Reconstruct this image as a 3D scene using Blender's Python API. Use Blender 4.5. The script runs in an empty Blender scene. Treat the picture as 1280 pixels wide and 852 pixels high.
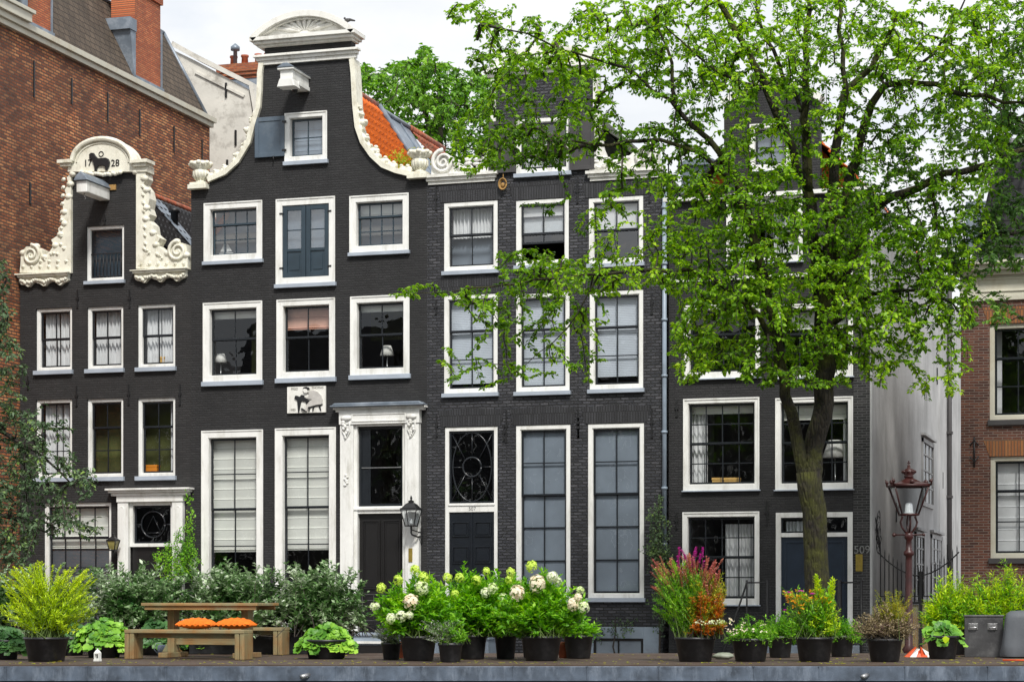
import bpy, bmesh, math, random
import numpy as np
from mathutils import Vector, Matrix, geometry
PI = math.pi
random.seed(7)
rng = np.random.default_rng(11)
scene = bpy.context.scene
col = scene.collection

# ------------------------------------------------------------------ camera geometry
FP, CX, HY, EYE = 2650.0, 640.0, 750.0, 1.8
YAW = math.atan(820/2650)
SA, CA = math.sin(YAW), math.cos(YAW)
YF = 50.0                                   # the facade line

def ray(px):
    u = (px-CX)/FP
    return -SA+u*CA, CA+u*SA
def F(px, py, Y=YF):                         # point on a plane parallel to the facades -> x, z
    dx, dy = ray(px); d = Y/dy
    return dx*d, EYE+(HY-py)/FP*d
def fx(px, Y=YF): return F(px, 0, Y)[0]
def GX(px, py, X):                           # point on a side wall plane -> y, z
    dx, dy = ray(px); d = X/dx
    return dy*d, EYE+(HY-py)/FP*d
def P3(px, py, d):                           # point at an axial distance d -> xyz
    dx, dy = ray(px)
    return Vector((dx*d, dy*d, EYE+(HY-py)/FP*d))

# ------------------------------------------------------------------ materials
def nt(name):
    m = bpy.data.materials.new(name); m.use_nodes = True
    t = m.node_tree; b = t.nodes['Principled BSDF']
    return m, t, b
def N(t, kind, **kw):
    n = t.nodes.new(kind)
    for k, v in kw.items():
        if k in n.inputs: n.inputs[k].default_value = v
        else: setattr(n, k, v)
    return n
def c4(c): return (c[0], c[1], c[2], 1)
def ramp(t, stops, src):
    r = t.nodes.new('ShaderNodeValToRGB')
    while len(r.color_ramp.elements) < len(stops): r.color_ramp.elements.new(.5)
    for e, (p, c) in zip(r.color_ramp.elements, stops):
        e.position = p; e.color = c4(c) if len(c) == 3 else c
    t.links.new(src, r.inputs[0]); return r
def mixc(t, fac, a, b, mode='MIX'):
    m = t.nodes.new('ShaderNodeMix'); m.data_type = 'RGBA'; m.blend_type = mode
    for sock, v in ((m.inputs[0], fac), (m.inputs[6], a), (m.inputs[7], b)):
        if isinstance(v, (int, float)): sock.default_value = v
        elif isinstance(v, tuple): sock.default_value = c4(v)
        else: t.links.new(v, sock)
    return m.outputs[2]
def noise(t, vec, scale, detail=4, rough=.55):
    n = N(t, 'ShaderNodeTexNoise', Scale=scale, Detail=detail, Roughness=rough)
    t.links.new(vec, n.inputs['Vector']); return n.outputs['Fac']
def bumpn(t, b, h, dist=.01, strength=.6):
    bm = N(t, 'ShaderNodeBump', Strength=strength, Distance=dist)
    t.links.new(h, bm.inputs['Height']); t.links.new(bm.outputs[0], b.inputs['Normal'])

def paint(name, c, rough=.45, var=.12, scale=3, metal=0, bump=.0015, dirt=None, dscale=1.3, streak=1):
    m, t, b = nt(name)
    tc = N(t, 'ShaderNodeTexCoord').outputs['Object']
    n1 = noise(t, tc, scale, 6)
    n2 = noise(t, tc, scale*14, 3)
    dark = tuple(x*(1-var*2) for x in c); lite = tuple(min(1, x*(1+var)) for x in c)
    o = ramp(t, [(.3, dark), (.7, lite)], n1).outputs[0]
    if dirt:
        mpd = N(t, 'ShaderNodeMapping'); mpd.inputs['Scale'].default_value = (1, 1, streak); t.links.new(tc, mpd.inputs[0])
        n3 = noise(t, mpd.outputs[0], dscale, 8, .72)
        f = ramp(t, [(.5, (0, 0, 0)), (.72, (1, 1, 1))], n3).outputs[0]
        o = mixc(t, f, o, dirt)
    t.links.new(o, b.inputs['Base Color'])
    b.inputs['Roughness'].default_value = rough; b.inputs['Metallic'].default_value = metal
    bumpn(t, b, n2, bump, .8)
    return m

def brick(name, cols, mortar, axis='XZ', rough=.7, bw=.215, bh=.062, ms=.011, bump=.012, warp=.0, blotch=None, bscale=.35):
    m, t, b = nt(name)
    tc = N(t, 'ShaderNodeTexCoord').outputs['Object']
    s = N(t, 'ShaderNodeSeparateXYZ'); t.links.new(tc, s.inputs[0])
    cb = N(t, 'ShaderNodeCombineXYZ')
    t.links.new(s.outputs[0 if axis[0] == 'X' else 1], cb.inputs[0]); t.links.new(s.outputs[2], cb.inputs[1])
    vec = cb.outputs[0]
    # slightly wandering courses
    nz = N(t, 'ShaderNodeTexNoise', Scale=1.1, Detail=3); t.links.new(vec, nz.inputs['Vector'])
    vm = N(t, 'ShaderNodeVectorMath', operation='MULTIPLY_ADD')
    t.links.new(nz.outputs['Color'], vm.inputs[0]); vm.inputs[1].default_value = (.03, .03, 0); t.links.new(vec, vm.inputs[2])
    vec = vm.outputs[0]
    bt = N(t, 'ShaderNodeTexBrick', Scale=1.0)
    bt.inputs['Mortar Size'].default_value = ms; bt.inputs['Mortar Smooth'].default_value = .25
    bt.inputs['Brick Width'].default_value = bw; bt.inputs['Row Height'].default_value = bh
    bt.inputs['Bias'].default_value = 0
    bt.inputs['Color1'].default_value = (0, 0, 0, 1); bt.inputs['Color2'].default_value = (1, 1, 1, 1); bt.inputs['Mortar'].default_value = (.5, .5, .5, 1)
    t.links.new(vec, bt.inputs['Vector'])
    k = len(cols); rc = ramp(t, [(i/max(1, k-1), c) for i, c in enumerate(cols)], bt.outputs['Color']).outputs[0]
    n1 = noise(t, vec, 2.2, 8, .7)
    rc = mixc(t, .55, rc, ramp(t, [(.25, (.35, .35, .35)), (.75, (1, 1, 1))], n1).outputs[0], 'MULTIPLY')
    mps = N(t, 'ShaderNodeMapping'); mps.inputs['Scale'].default_value = (1, .16, 1); t.links.new(vec, mps.inputs[0])
    rc = mixc(t, .8, rc, ramp(t, [(.32, (.55, .55, .55)), (.5, (.95, .95, .95)), (.74, (1.35, 1.33, 1.30))], noise(t, mps.outputs[0], 1.5, 7, .65)).outputs[0], 'MULTIPLY')
    if blotch:
        n4 = noise(t, vec, bscale, 5, .65)
        rc = mixc(t, ramp(t, [(.45, (0, 0, 0)), (.62, (1, 1, 1))], n4).outputs[0], rc, blotch, 'MULTIPLY')
    o = mixc(t, bt.outputs['Fac'], rc, mortar)
    t.links.new(o, b.inputs['Base Color']); b.inputs['Roughness'].default_value = rough
    n2 = noise(t, vec, 45, 4)
    ma = N(t, 'ShaderNodeMath', operation='MULTIPLY_ADD'); t.links.new(bt.outputs['Fac'], ma.inputs[0]); ma.inputs[1].default_value = -1
    t.links.new(n2, ma.inputs[2])
    bumpn(t, b, ma.outputs[0], bump, .9)
    return m

def tiles(name, c, c2, mortar, axis='YZ', bw=.3, bh=.2):
    return brick(name, [c, c2], mortar, axis, .8, bw, bh, .016, .01)

def leafmat(name, stops, rough=.45, trans=.35, tcol=None, patch=.6):
    m, t, b = nt(name)
    g = N(t, 'ShaderNodeNewGeometry')
    tc = N(t, 'ShaderNodeTexCoord').outputs['Object']
    n = noise(t, tc, patch, 3)
    mx = N(t, 'ShaderNodeMath', operation='MULTIPLY_ADD'); t.links.new(g.outputs['Random Per Island'], mx.inputs[0])
    mx.inputs[1].default_value = .6
    ms = N(t, 'ShaderNodeMath', operation='MULTIPLY_ADD'); t.links.new(n, ms.inputs[0]); ms.inputs[1].default_value = 1.6; ms.inputs[2].default_value = -.6
    t.links.new(ms.outputs[0], mx.inputs[2])
    o = ramp(t, [(i/(len(stops)-1), s) for i, s in enumerate(stops)], mx.outputs[0]).outputs[0]
    t.links.new(o, b.inputs['Base Color']); b.inputs['Roughness'].default_value = rough
    b.inputs['Specular IOR Level'].default_value = .35
    tr = N(t, 'ShaderNodeBsdfTranslucent')
    hs = N(t, 'ShaderNodeHueSaturation', Saturation=1.1, Value=1.5); t.links.new(o, hs.inputs['Color'])
    t.links.new(hs.outputs[0], tr.inputs[0])
    mixs = N(t, 'ShaderNodeMixShader'); mixs.inputs[0].default_value = trans
    t.links.new(b.outputs[0], mixs.inputs[1]); t.links.new(tr.outputs[0], mixs.inputs[2])
    t.links.new(mixs.outputs[0], t.nodes['Material Output'].inputs[0])
    return m

def glassmat(name, ior=1.5, tint=(.93, .95, .96), wav=.010, scale=1.3, rough=0.0):
    m, t, b = nt(name); t.nodes.remove(b)
    tc = N(t, 'ShaderNodeTexCoord').outputs['Object']
    n = noise(t, tc, scale, 2)
    bp = N(t, 'ShaderNodeBump', Strength=.5, Distance=wav); t.links.new(n, bp.inputs['Height'])
    lw = N(t, 'ShaderNodeLayerWeight', Blend=.5); pw = N(t, 'ShaderNodeMath', operation='POWER'); t.links.new(lw.outputs['Facing'], pw.inputs[0]); pw.inputs[1].default_value = 4
    f0 = ((ior-1)/(ior+1))**2*1.6; fr = N(t, 'ShaderNodeMath', operation='MULTIPLY_ADD'); t.links.new(pw.outputs[0], fr.inputs[0]); fr.inputs[1].default_value = 1-f0; fr.inputs[2].default_value = f0
    gl = N(t, 'ShaderNodeBsdfGlossy', Roughness=rough); t.links.new(bp.outputs[0], gl.inputs['Normal'])
    tr = N(t, 'ShaderNodeBsdfTransparent'); tr.inputs[0].default_value = c4(tint)
    mx = N(t, 'ShaderNodeMixShader'); t.links.new(fr.outputs[0], mx.inputs[0])
    t.links.new(tr.outputs[0], mx.inputs[1]); t.links.new(gl.outputs[0], mx.inputs[2])
    t.links.new(mx.outputs[0], t.nodes['Material Output'].inputs[0])
    return m

def barkmat(name, a, b_, moss, mossamt=.5):
    m, t, b = nt(name)
    tc = N(t, 'ShaderNodeTexCoord').outputs['Object']
    mp = N(t, 'ShaderNodeMapping'); mp.inputs['Scale'].default_value = (1, 1, .25); t.links.new(tc, mp.inputs[0])
    v = N(t, 'ShaderNodeTexVoronoi', Scale=14); v.feature = 'DISTANCE_TO_EDGE'
    n0 = noise(t, mp.outputs[0], 12, 6, .7)
    vm = N(t, 'ShaderNodeVectorMath', operation='MULTIPLY_ADD'); nn = N(t, 'ShaderNodeTexNoise', Scale=5, Detail=3)
    t.links.new(mp.outputs[0], nn.inputs['Vector']); t.links.new(nn.outputs['Color'], vm.inputs[0]); vm.inputs[1].default_value = (.14, .14, .14)
    t.links.new(mp.outputs[0], vm.inputs[2]); t.links.new(vm.outputs[0], v.inputs['Vector'])
    base = ramp(t, [(0, a), (.12, b_), (.5, tuple(x*1.3 for x in b_))], v.outputs['Distance']).outputs[0]
    n1 = noise(t, tc, 1.3, 5, .7)
    f = ramp(t, [(.62-mossamt*.4, (0, 0, 0)), (.72-mossamt*.2, (1, 1, 1))], n1).outputs[0]
    n5 = noise(t, tc, 30, 4, .7)
    mc = ramp(t, [(.3, tuple(x*.45 for x in moss)), (.7, moss)], n5).outputs[0]
    o = mixc(t, f, base, mc)
    t.links.new(o, b.inputs['Base Color']); b.inputs['Roughness'].default_value = .9
    ma = N(t, 'ShaderNodeMath', operation='MULTIPLY_ADD'); t.links.new(v.outputs['Distance'], ma.inputs[0]); ma.inputs[1].default_value = 2.5
    t.links.new(n0, ma.inputs[2]); bumpn(t, b, ma.outputs[0], .03, 1)
    return m

def woodmat(name, a, b_, rough=.7, grey=None, axis=(.35, 6, 6)):
    m, t, b = nt(name)
    tc = N(t, 'ShaderNodeTexCoord').outputs['Object']
    mp = N(t, 'ShaderNodeMapping'); mp.inputs['Scale'].default_value = axis; t.links.new(tc, mp.inputs[0])
    n0 = noise(t, mp.outputs[0], 6, 8, .7)
    o = ramp(t, [(.3, a), (.7, b_)], n0).outputs[0]
    if grey:
        o = mixc(t, ramp(t, [(.4, (0, 0, 0)), (.65, (1, 1, 1))], noise(t, tc, 2.2, 5)).outputs[0], o, grey)
    t.links.new(o, b.inputs['Base Color']); b.inputs['Roughness'].default_value = rough
    bumpn(t, b, n0, .004, .8)
    return m

M = {}
M['white'] = paint('white_paint', (.83, .83, .80), .45, .04, 2, dirt=(.55, .54, .49), dscale=3.2, streak=.22)
M['whitewarm'] = paint('white_stone_paint', (.82, .81, .76), .55, .04, 4, bump=.006, dirt=(.50, .48, .42), dscale=3.5, streak=.35)
M['cream'] = paint('cream_paint', (.82, .80, .68), .6, .06, 5, bump=.008, dirt=(.50, .46, .34), dscale=4.5, streak=.5)
M['creamflat'] = paint('cream_cornice_paint', (.60, .58, .48), .5, .06, 2, dirt=(.42, .36, .24), dscale=1)
M['sill'] = paint('blue_grey_sill_paint', (.38, .43, .50), .5, .08, 2)
M['sash'] = paint('black_sash_paint', (.014, .017, .021), .25, .1, 3)
M['blue'] = paint('slate_blue_shutter_paint', (.075, .105, .14), .35, .12, 2, dirt=(.12, .15, .18))
M['bluedk'] = paint('dark_blue_shutter_paint', (.028, .048, .065), .3, .15, 2)
M['shutblk'] = paint('charcoal_shutter_paint', (.055, .052, .053), .5, .1, 2)
M['doorblk'] = paint('black_gloss_door_paint', (.012, .011, .011), .35, .1, 3)
M['doorgrn'] = paint('blue_black_door_paint', (.008, .011, .016), .32, .1, 3)
M['doorblue'] = paint('navy_door_paint', (.022, .034, .055), .3, .1, 3)
M['iron'] = paint('black_iron', (.012, .012, .013), .45, .1, 6)
M['lampred'] = paint('oxblood_lamp_paint', (.045, .008, .007), .4, .25, 6, bump=.003, dirt=(.03, .012, .01), dscale=6)
M['lead'] = paint('grey_lead', (.20, .24, .29), .45, .12, 2, metal=.25, dirt=(.34, .38, .43), dscale=2)
M['zinc'] = paint('weathered_zinc', (.095, .12, .16), .5, .25, 5, metal=.2, bump=.003, dirt=(.19, .225, .28), dscale=7, streak=.3)
M['pipe'] = paint('blue_grey_pipe', (.27, .33, .40), .4, .1, 3)
M['plaster'] = paint('stained_white_plaster', (.66, .64, .58), .8, .08, 1, bump=.006, dirt=(.24, .22, .19), dscale=1.5)
M['plastergrey'] = paint('grey_side_render', (.50, .505, .50), .85, .12, .8, bump=.012, dirt=(.30, .305, .30), dscale=.9, streak=.4)
M['stone'] = paint('blue_grey_plinth', (.30, .36, .43), .6, .12, 1.5, dirt=(.20, .22, .25), dscale=1.2)
M['curtain'] = paint('white_curtain', (.72, .72, .72), .9, .05, 3)
M['blindw'] = paint('white_blind', (.74, .74, .68), .8, .04, 1)
M['blindp'] = paint('pink_blind', (.62, .36, .27), .8, .08, 4)
M['slat'] = paint('pale_blue_slats', (.56, .60, .66), .6, .05, 2)
M['frost'] = paint('frosted_film', (.21, .245, .29), .5, .1, 1.2)  # film tone, lightened so the colour also carries the window reflection
M['olive'] = paint('olive_backing', (.085, .095, .02), .8, .35, 1.0)  # olive tone set behind some of the panes
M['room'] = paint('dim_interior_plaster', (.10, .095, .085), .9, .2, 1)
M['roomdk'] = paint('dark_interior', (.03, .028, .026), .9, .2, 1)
M['orangebox'] = paint('orange_card', (.75, .25, .02), .5, .05, 5)
M['gold'] = paint('brass_plate', (.45, .33, .07), .35, .15, 12, metal=.6)
M['rope'] = paint('tan_rope', (.40, .23, .07), .8, .2, 30)
M['anchor'] = M['iron']
M['pot'] = paint('black_plastic_pot', (.012, .013, .015), .42, .2, 6, dirt=(.04, .04, .042), dscale=5)
M['soil'] = paint('potting_soil', (.03, .02, .012), .95, .3, 40, bump=.01)
M['tarp'] = paint('grey_tarpaulin', (.11, .12, .135), .5, .12, 2)
M['box'] = paint('grey_metal_box', (.075, .075, .078), .45, .22, 3, metal=.3, dirt=(.14, .14, .14), dscale=4)
M['steel'] = paint('steel_handle', (.4, .4, .4), .3, .1, 8, metal=.8)
M['orange'] = paint('orange_cushion_fabric', (.80, .17, .005), .85, .12, 14, bump=.006)
M['lampshade'] = paint('white_lamp_shade', (.75, .73, .68), .8, .03, 3)
M['terra'] = paint('terracotta', (.42, .12, .06), .7, .2, 8)
M['red'] = paint('red_tape', (.70, .10, .025), .5, .1, 8)
M['bulb'] = paint('lamp_lens', (.6, .62, .62), .15, .1, 12)
M['silverleaf'] = None
M['bk_black'] = brick('black_painted_brick', [(.020, .020, .0215), (.026, .026, .0275), (.034, .034, .0355)], (.014, .014, .015), bump=.02, ms=.012)
M['bk_black_side'] = brick('black_tarred_brick', [(.012, .012, .013), (.026, .025, .026), (.05, .048, .048)], (.10, .10, .10), rough=.35, bump=.014, ms=.009)
M['bk_house_one'] = brick('charcoal_painted_brick', [(.024, .0235, .0245), (.030, .0295, .0305), (.038, .037, .038)], (.018, .017, .017), bump=.02)
M['bk_slate'] = brick('blue_black_glazed_brick', [(.022, .024, .032), (.042, .045, .057), (.095, .096, .11)], (.008, .008, .009), rough=.4, bump=.025, ms=.018, bh=.075)
M['bk_arch'] = brick('black_arch_brick', [(.022, .022, .026), (.045, .046, .052)], (.010, .010, .011), bw=.066, bh=.4, rough=.5, bump=.014)
M['bk_red'] = brick('red_brown_brick', [(.075, .022, .013), (.14, .042, .023), (.20, .070, .036)], (.20, .16, .13), ms=.009, bump=.012)
M['bk_redarch'] = brick('yellow_red_arch_brick', [(.30, .10, .03), (.42, .17, .05)], (.12, .07, .04), bw=.07, bh=.5)
M['bk_old'] = brick('old_orange_brick', [(.28, .085, .036), (.66, .215, .075), (.90, .42, .17)], (.09, .06, .045), 'YZ', .8, bw=.26, bh=.085, ms=.018, bump=.03, blotch=(.42, .38, .40), bscale=.24)
M['bk_chim'] = brick('orange_chimney_brick', [(.46, .095, .03), (.58, .14, .045), (.68, .20, .07)], (.20, .10, .06), 'YZ', bump=.01)
M['bk_chimx'] = brick('orange_chimney_brick_front', [(.36, .08, .03), (.46, .12, .04), (.52, .17, .06)], (.20, .10, .06), 'XZ', bump=.01)
M['tile_brown'] = tiles('brown_slate_tiles', (.095, .070, .048), (.135, .10, .07), (.03, .022, .016))
M['tile_brownx'] = tiles('brown_slate_tiles_front', (.095, .068, .05), (.14, .10, .075), (.03, .022, .016), 'XZ')
M['tile_orange'] = paint('orange_pantiles', (.85, .17, .012), .6, .14, 9, bump=.003, dirt=(.55, .10, .012), dscale=6)
M['tile_red'] = paint('old_red_pantiles', (.42, .11, .05), .7, .3, 7, dirt=(.30, .24, .17), dscale=6)
M['tile_black'] = paint('black_pantiles', (.03, .03, .032), .4, .2, 6)
M['tile_grey'] = paint('grey_pantiles', (.10, .10, .11), .55, .2, 5)
M['tile_moss'] = paint('mossy_grey_pantiles', (.13, .14, .115), .8, .25, 5, dirt=(.08, .085, .04), dscale=3)
M['glass'] = glassmat('window_glass')
M['glass2'] = glassmat('window_glass_strong', 1.9, wav=.02, scale=1.8)
M['glasslamp'] = glassmat('lamp_glass', 1.4)
M['elm'] = leafmat('elm_leaves', [(.040, .10, .008), (.11, .25, .012), (.25, .46, .018), (.48, .68, .035)], patch=.45, trans=.42)
M['elmdark'] = leafmat('dark_elm_leaves', [(.025, .06, .016), (.06, .14, .03), (.12, .25, .045), (.22, .40, .05)], patch=.5)
M['left_leaf'] = leafmat('dark_tree_leaves', [(.03, .06, .022), (.065, .12, .05), (.13, .20, .10), (.26, .40, .08)], patch=1.2, trans=.25)  # own dark leaf tone of the left tree and two climbers
M['far_leaf'] = leafmat('far_tree_leaves', [(.03, .09, .012), (.09, .23, .02), (.20, .42, .04), (.44, .66, .14)], patch=.5, trans=.35)  # strong patch contrast puts shadows between leaf masses into the colour
M['barkmoss'] = barkmat('mossy_elm_bark', (.005, .004, .003), (.018, .014, .008), (.070, .075, .006), .42)
M['bark'] = barkmat('dark_bark', (.012, .010, .008), (.045, .036, .028), (.05, .055, .02), .25)
M['lime_leaf'] = leafmat('lime_yellow_leaves', [(.26, .42, .01), (.50, .68, .015), (.76, .86, .04)], patch=2, trans=.3)
M['yellow'] = leafmat('yellow_flower_spikes', [(.46, .60, .012), (.72, .82, .03)], patch=2)
M['varieg'] = leafmat('variegated_leaves', [(.02, .08, .015), (.10, .21, .055), (.34, .46, .25), (.84, .88, .76)], patch=1.5, trans=.2)  # whitish stops: variegation plus highlights of lit leaves put into the colour
M['green'] = leafmat('fresh_green_leaves', [(.05, .17, .012), (.13, .36, .02), (.26, .54, .03), (.46, .72, .05)], patch=2.2)
M['mantle'] = leafmat('lady_mantle_leaves', [(.05, .17, .02), (.15, .36, .03), (.36, .62, .06)], patch=2.5, trans=.15)
M['mantledk'] = leafmat('dark_mantle_leaves', [(.025, .08, .02), (.06, .16, .045), (.13, .28, .06)], patch=2.5, trans=.15)
M['silver'] = leafmat('silver_leaves', [(.10, .13, .09), (.26, .29, .22), (.46, .48, .42)], patch=3, trans=.1)
M['petalw'] = leafmat('white_green_petals', [(.55, .72, .22), (.72, .78, .52), (.84, .84, .72)], patch=2.5, trans=.2)
M['petalp'] = leafmat('blush_petals', [(.82, .74, .52), (.86, .80, .64), (.86, .66, .42)], patch=2.5, trans=.2)
M['petallime'] = leafmat('lime_flower_buds', [(.50, .68, .06), (.66, .80, .16)], patch=2.5, trans=.2)
M['pink'] = leafmat('pink_spires', [(.44, .09, .14), (.62, .22, .18), (.62, .32, .15)], patch=3, trans=.2)
M['magenta'] = leafmat('magenta_flowers', [(.42, .015, .26), (.62, .04, .40)], patch=3, trans=.2)
M['rust'] = leafmat('rust_orange_foliage', [(.30, .12, .012), (.52, .17, .015), (.66, .12, .01)], patch=3, trans=.3)
M['olivelf'] = leafmat('yellow_olive_foliage', [(.20, .28, .012), (.40, .42, .02), (.52, .38, .02)], patch=3, trans=.3)
M['orangefl'] = leafmat('orange_yellow_flowers', [(.75, .30, .01), (.82, .48, .015), (.80, .20, .01)], patch=4, trans=.2)
M['brownlf'] = leafmat('brown_seed_stems', [(.12, .10, .06), (.26, .20, .11), (.40, .33, .18), (.20, .10, .16)], patch=4, trans=.2)
M['stem'] = paint('green_stem', (.10, .16, .03), .7, .2, 20)
M['twig'] = paint('brown_twig', (.05, .04, .03), .8, .2, 20)
M['wood'] = woodmat('weathered_timber', (.16, .085, .03), (.42, .24, .085), grey=(.24, .24, .14))
M['woodup'] = woodmat('weathered_timber_leg', (.15, .08, .03), (.38, .22, .085), grey=(.22, .22, .12), axis=(6, 6, .35))
M['deck'] = woodmat('roof_deck_boards', (.03, .02, .014), (.10, .06, .04), grey=(.075, .055, .042), axis=(.5, 6, 6))

# ------------------------------------------------------------------ mesh builder
class MB:
    def __init__(s): s.v = []; s.f = []; s.sm = []
    def add(s, vs, fs, smooth=False):
        o = len(s.v); s.v += [tuple(v) for v in vs]; s.f += [tuple(i+o for i in f) for f in fs]; s.sm += [smooth]*len(fs); return s
    def box(s, x0, x1, y0, y1, z0, z1):
        if x0 > x1: x0, x1 = x1, x0
        if y0 > y1: y0, y1 = y1, y0
        if z0 > z1: z0, z1 = z1, z0
        return s.add([(x0, y0, z0), (x1, y0, z0), (x1, y1, z0), (x0, y1, z0), (x0, y0, z1), (x1, y0, z1), (x1, y1, z1), (x0, y1, z1)],
              [(3, 2, 1, 0), (4, 5, 6, 7), (0, 1, 5, 4), (1, 2, 6, 5), (2, 3, 7, 6), (3, 0, 4, 7)])
    def poly(s, pts): return s.add(pts, [tuple(range(len(pts)))])
    def slab(s, outline, holes, y0, y1, swap=False):
        # outline (x,z) prism along y; swap -> outline (y,z), prism along x
        loops = [outline]+list(holes)
        flat = [p for l in loops for p in l]
        tr = geometry.tessellate_polygon([[Vector((p[0], p[1], 0)) for p in l] for l in loops])
        n = len(flat)
        def mk(p, y): return (y, p[0], p[1]) if swap else (p[0], y, p[1])
        vs = [mk(p, y0) for p in flat]+[mk(p, y1) for p in flat]
        fs = [tuple(t) for t in tr]+[tuple(i+n for i in reversed(t)) for t in tr]
        o = 0
        for l in loops:
            k = len(l)
            for i in range(k):
                a, b = o+i, o+(i+1) % k
                fs.append((a, b, b+n, a+n))
            o += k
        return s.add(vs, fs)
    def ring(s, x0, x1, z0, z1, w, y0, y1, wb=None, wt=None):
        wb = w if wb is None else wb; wt = w if wt is None else wt
        s.box(x0, x0+w, y0, y1, z0, z1); s.box(x1-w, x1, y0, y1, z0, z1)
        if wt > 0: s.box(x0+w, x1-w, y0, y1, z1-wt, z1)
        if wb > 0: s.box(x0+w, x1-w, y0, y1, z0, z0+wb)
        return s
    def tube(s, pts, rad, n=6, cap=True, smooth=True):
        pts = [Vector(p) for p in pts]; k = len(pts)
        rad = rad if hasattr(rad, '__len__') else [rad]*k
        vs = []; up = None
        for i, p in enumerate(pts):
            t = (pts[min(i+1, k-1)]-pts[max(i-1, 0)])
            t = t.normalized() if t.length > 1e-9 else Vector((0, 0, 1))
            if up is None:
                up = Vector((1, 0, 0)) if abs(t.x) < .8 else Vector((0, 1, 0))
            a = (up-t*up.dot(t)).normalized(); b = t.cross(a); up = a
            for j in range(n):
                q = 2*PI*j/n; vs.append(p+(a*math.cos(q)+b*math.sin(q))*rad[i])
        fs = []
        for i in range(k-1):
            for j in range(n):
                a = i*n+j; b = i*n+(j+1) % n; fs.append((a, b, b+n, a+n))
        if cap: fs += [tuple(reversed(range(n))), tuple(range((k-1)*n, k*n))]
        return s.add(vs, fs, smooth)
    def lathe(s, prof, c=(0, 0, 0), n=16, smooth=True, sq=None):
        vs = []; fs = []
        for r, z in prof:
            for j in range(n):
                q = 2*PI*(j+(.5 if sq else 0))/n
                vs.append((c[0]+r*math.cos(q), c[1]+r*math.sin(q), c[2]+z))
        for i in range(len(prof)-1):
            for j in range(n):
                a = i*n+j; b = i*n+(j+1) % n; fs.append((a, b, b+n, a+n))
        fs += [tuple(reversed(range(n))), tuple(range((len(prof)-1)*n, len(prof)*n))]
        return s.add(vs, fs, smooth)
    def ball(s, c, r, n=8, m=6):
        r = r if hasattr(r, '__len__') else (r, r, r)
        vs = [(c[0], c[1], c[2]-r[2])]
        for i in range(1, m):
            t = PI*i/m-PI/2
            for j in range(n):
                q = 2*PI*j/n; vs.append((c[0]+r[0]*math.cos(t)*math.cos(q), c[1]+r[1]*math.cos(t)*math.sin(q), c[2]+r[2]*math.sin(t)))
        vs.append((c[0], c[1], c[2]+r[2])); fs = []
        for j in range(n):
            fs.append((0, 1+(j+1) % n, 1+j)); e = len(vs)-1; o = 1+(m-2)*n; fs.append((e, o+j, o+(j+1) % n))
        for i in range(m-2):
            for j in range(n):
                a = 1+i*n+j; b = 1+i*n+(j+1) % n; fs.append((a, b, b+n, a+n))
        return s.add(vs, fs, True)
    def build(s, name, mat, parent=None, bevel=0, shift=True, flip=True):
        off = Vector((0, 0, 0))
        if parent is not None and shift:
            p = parent
            while p is not None: off += p.location; p = p.parent
        me = bpy.data.meshes.new(name)
        me.from_pydata([(v[0]-off.x, v[1]-off.y, v[2]-off.z) for v in s.v], [], s.f)
        me.polygons.foreach_set('use_smooth', s.sm)
        if flip:
            bm = bmesh.new(); bm.from_mesh(me); bmesh.ops.recalc_face_normals(bm, faces=bm.faces); bm.to_mesh(me); bm.free()
        me.materials.append(mat)
        o = bpy.data.objects.new(name, me); col.objects.link(o); o.parent = parent
        if bevel:
            b = o.modifiers.new('edge', 'BEVEL'); b.width = bevel; b.segments = 2; b.limit_method = 'ANGLE'
        return o

def tag(o, label=None, cat=None, group=None, kind=None):
    if label: o['label'] = label
    if cat: o['category'] = cat
    if group: o['group'] = group
    if kind: o['kind'] = kind
    return o
def thing(name, loc, label, cat, group=None, rz=0):
    o = bpy.data.objects.new(name, None); col.objects.link(o); o.empty_display_size = .2
    o.location = loc; o.rotation_euler = (0, 0, rz); return tag(o, label, cat, group)
def copy_tree(o, parent=None):
    c = o.copy(); col.objects.link(c); c.parent = parent
    for ch in [k for k in bpy.data.objects if k.parent == o]: copy_tree(ch, c)
    return c
def textobj(name, txt, size, loc, mat, parent, ext=.004, align='CENTER', rot=(PI/2, 0, 0)):
    cu = bpy.data.curves.new(name, 'FONT'); cu.body = txt; cu.size = size; cu.extrude = ext; cu.align_x = align; cu.align_y = 'CENTER'
    cu.materials.append(mat)
    tmp = bpy.data.objects.new('tmp', cu); col.objects.link(tmp)
    dg = bpy.context.evaluated_depsgraph_get(); me = bpy.data.meshes.new_from_object(tmp.evaluated_get(dg))
    bpy.data.objects.remove(tmp)
    o = bpy.data.objects.new(name, me); col.objects.link(o)
    if not me.materials: me.materials.append(mat)
    off = Vector(loc)
    if parent is not None:
        p = parent
        while p is not None: off -= p.location; p = p.parent
    o.location = off; o.rotation_euler = rot; o.parent = parent
    return o
def npmesh(name, V, Fc, mat, parent=None, smooth=False, tri=True):
    k = Fc.shape[1]; me = bpy.data.meshes.new(name)
    me.vertices.add(len(V)); me.vertices.foreach_set('co', np.asarray(V, dtype=np.float32).ravel())
    nf = len(Fc); me.loops.add(nf*k); me.loops.foreach_set('vertex_index', Fc.astype(np.int32).ravel())
    me.polygons.add(nf); me.polygons.foreach_set('loop_start', np.arange(0, nf*k, k, dtype=np.int32))
    me.update(calc_edges=True); me.materials.append(mat)
    if smooth: me.polygons.foreach_set('use_smooth', [True]*nf)
    o = bpy.data.objects.new(name, me); col.objects.link(o); o.parent = parent
    return o

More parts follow.
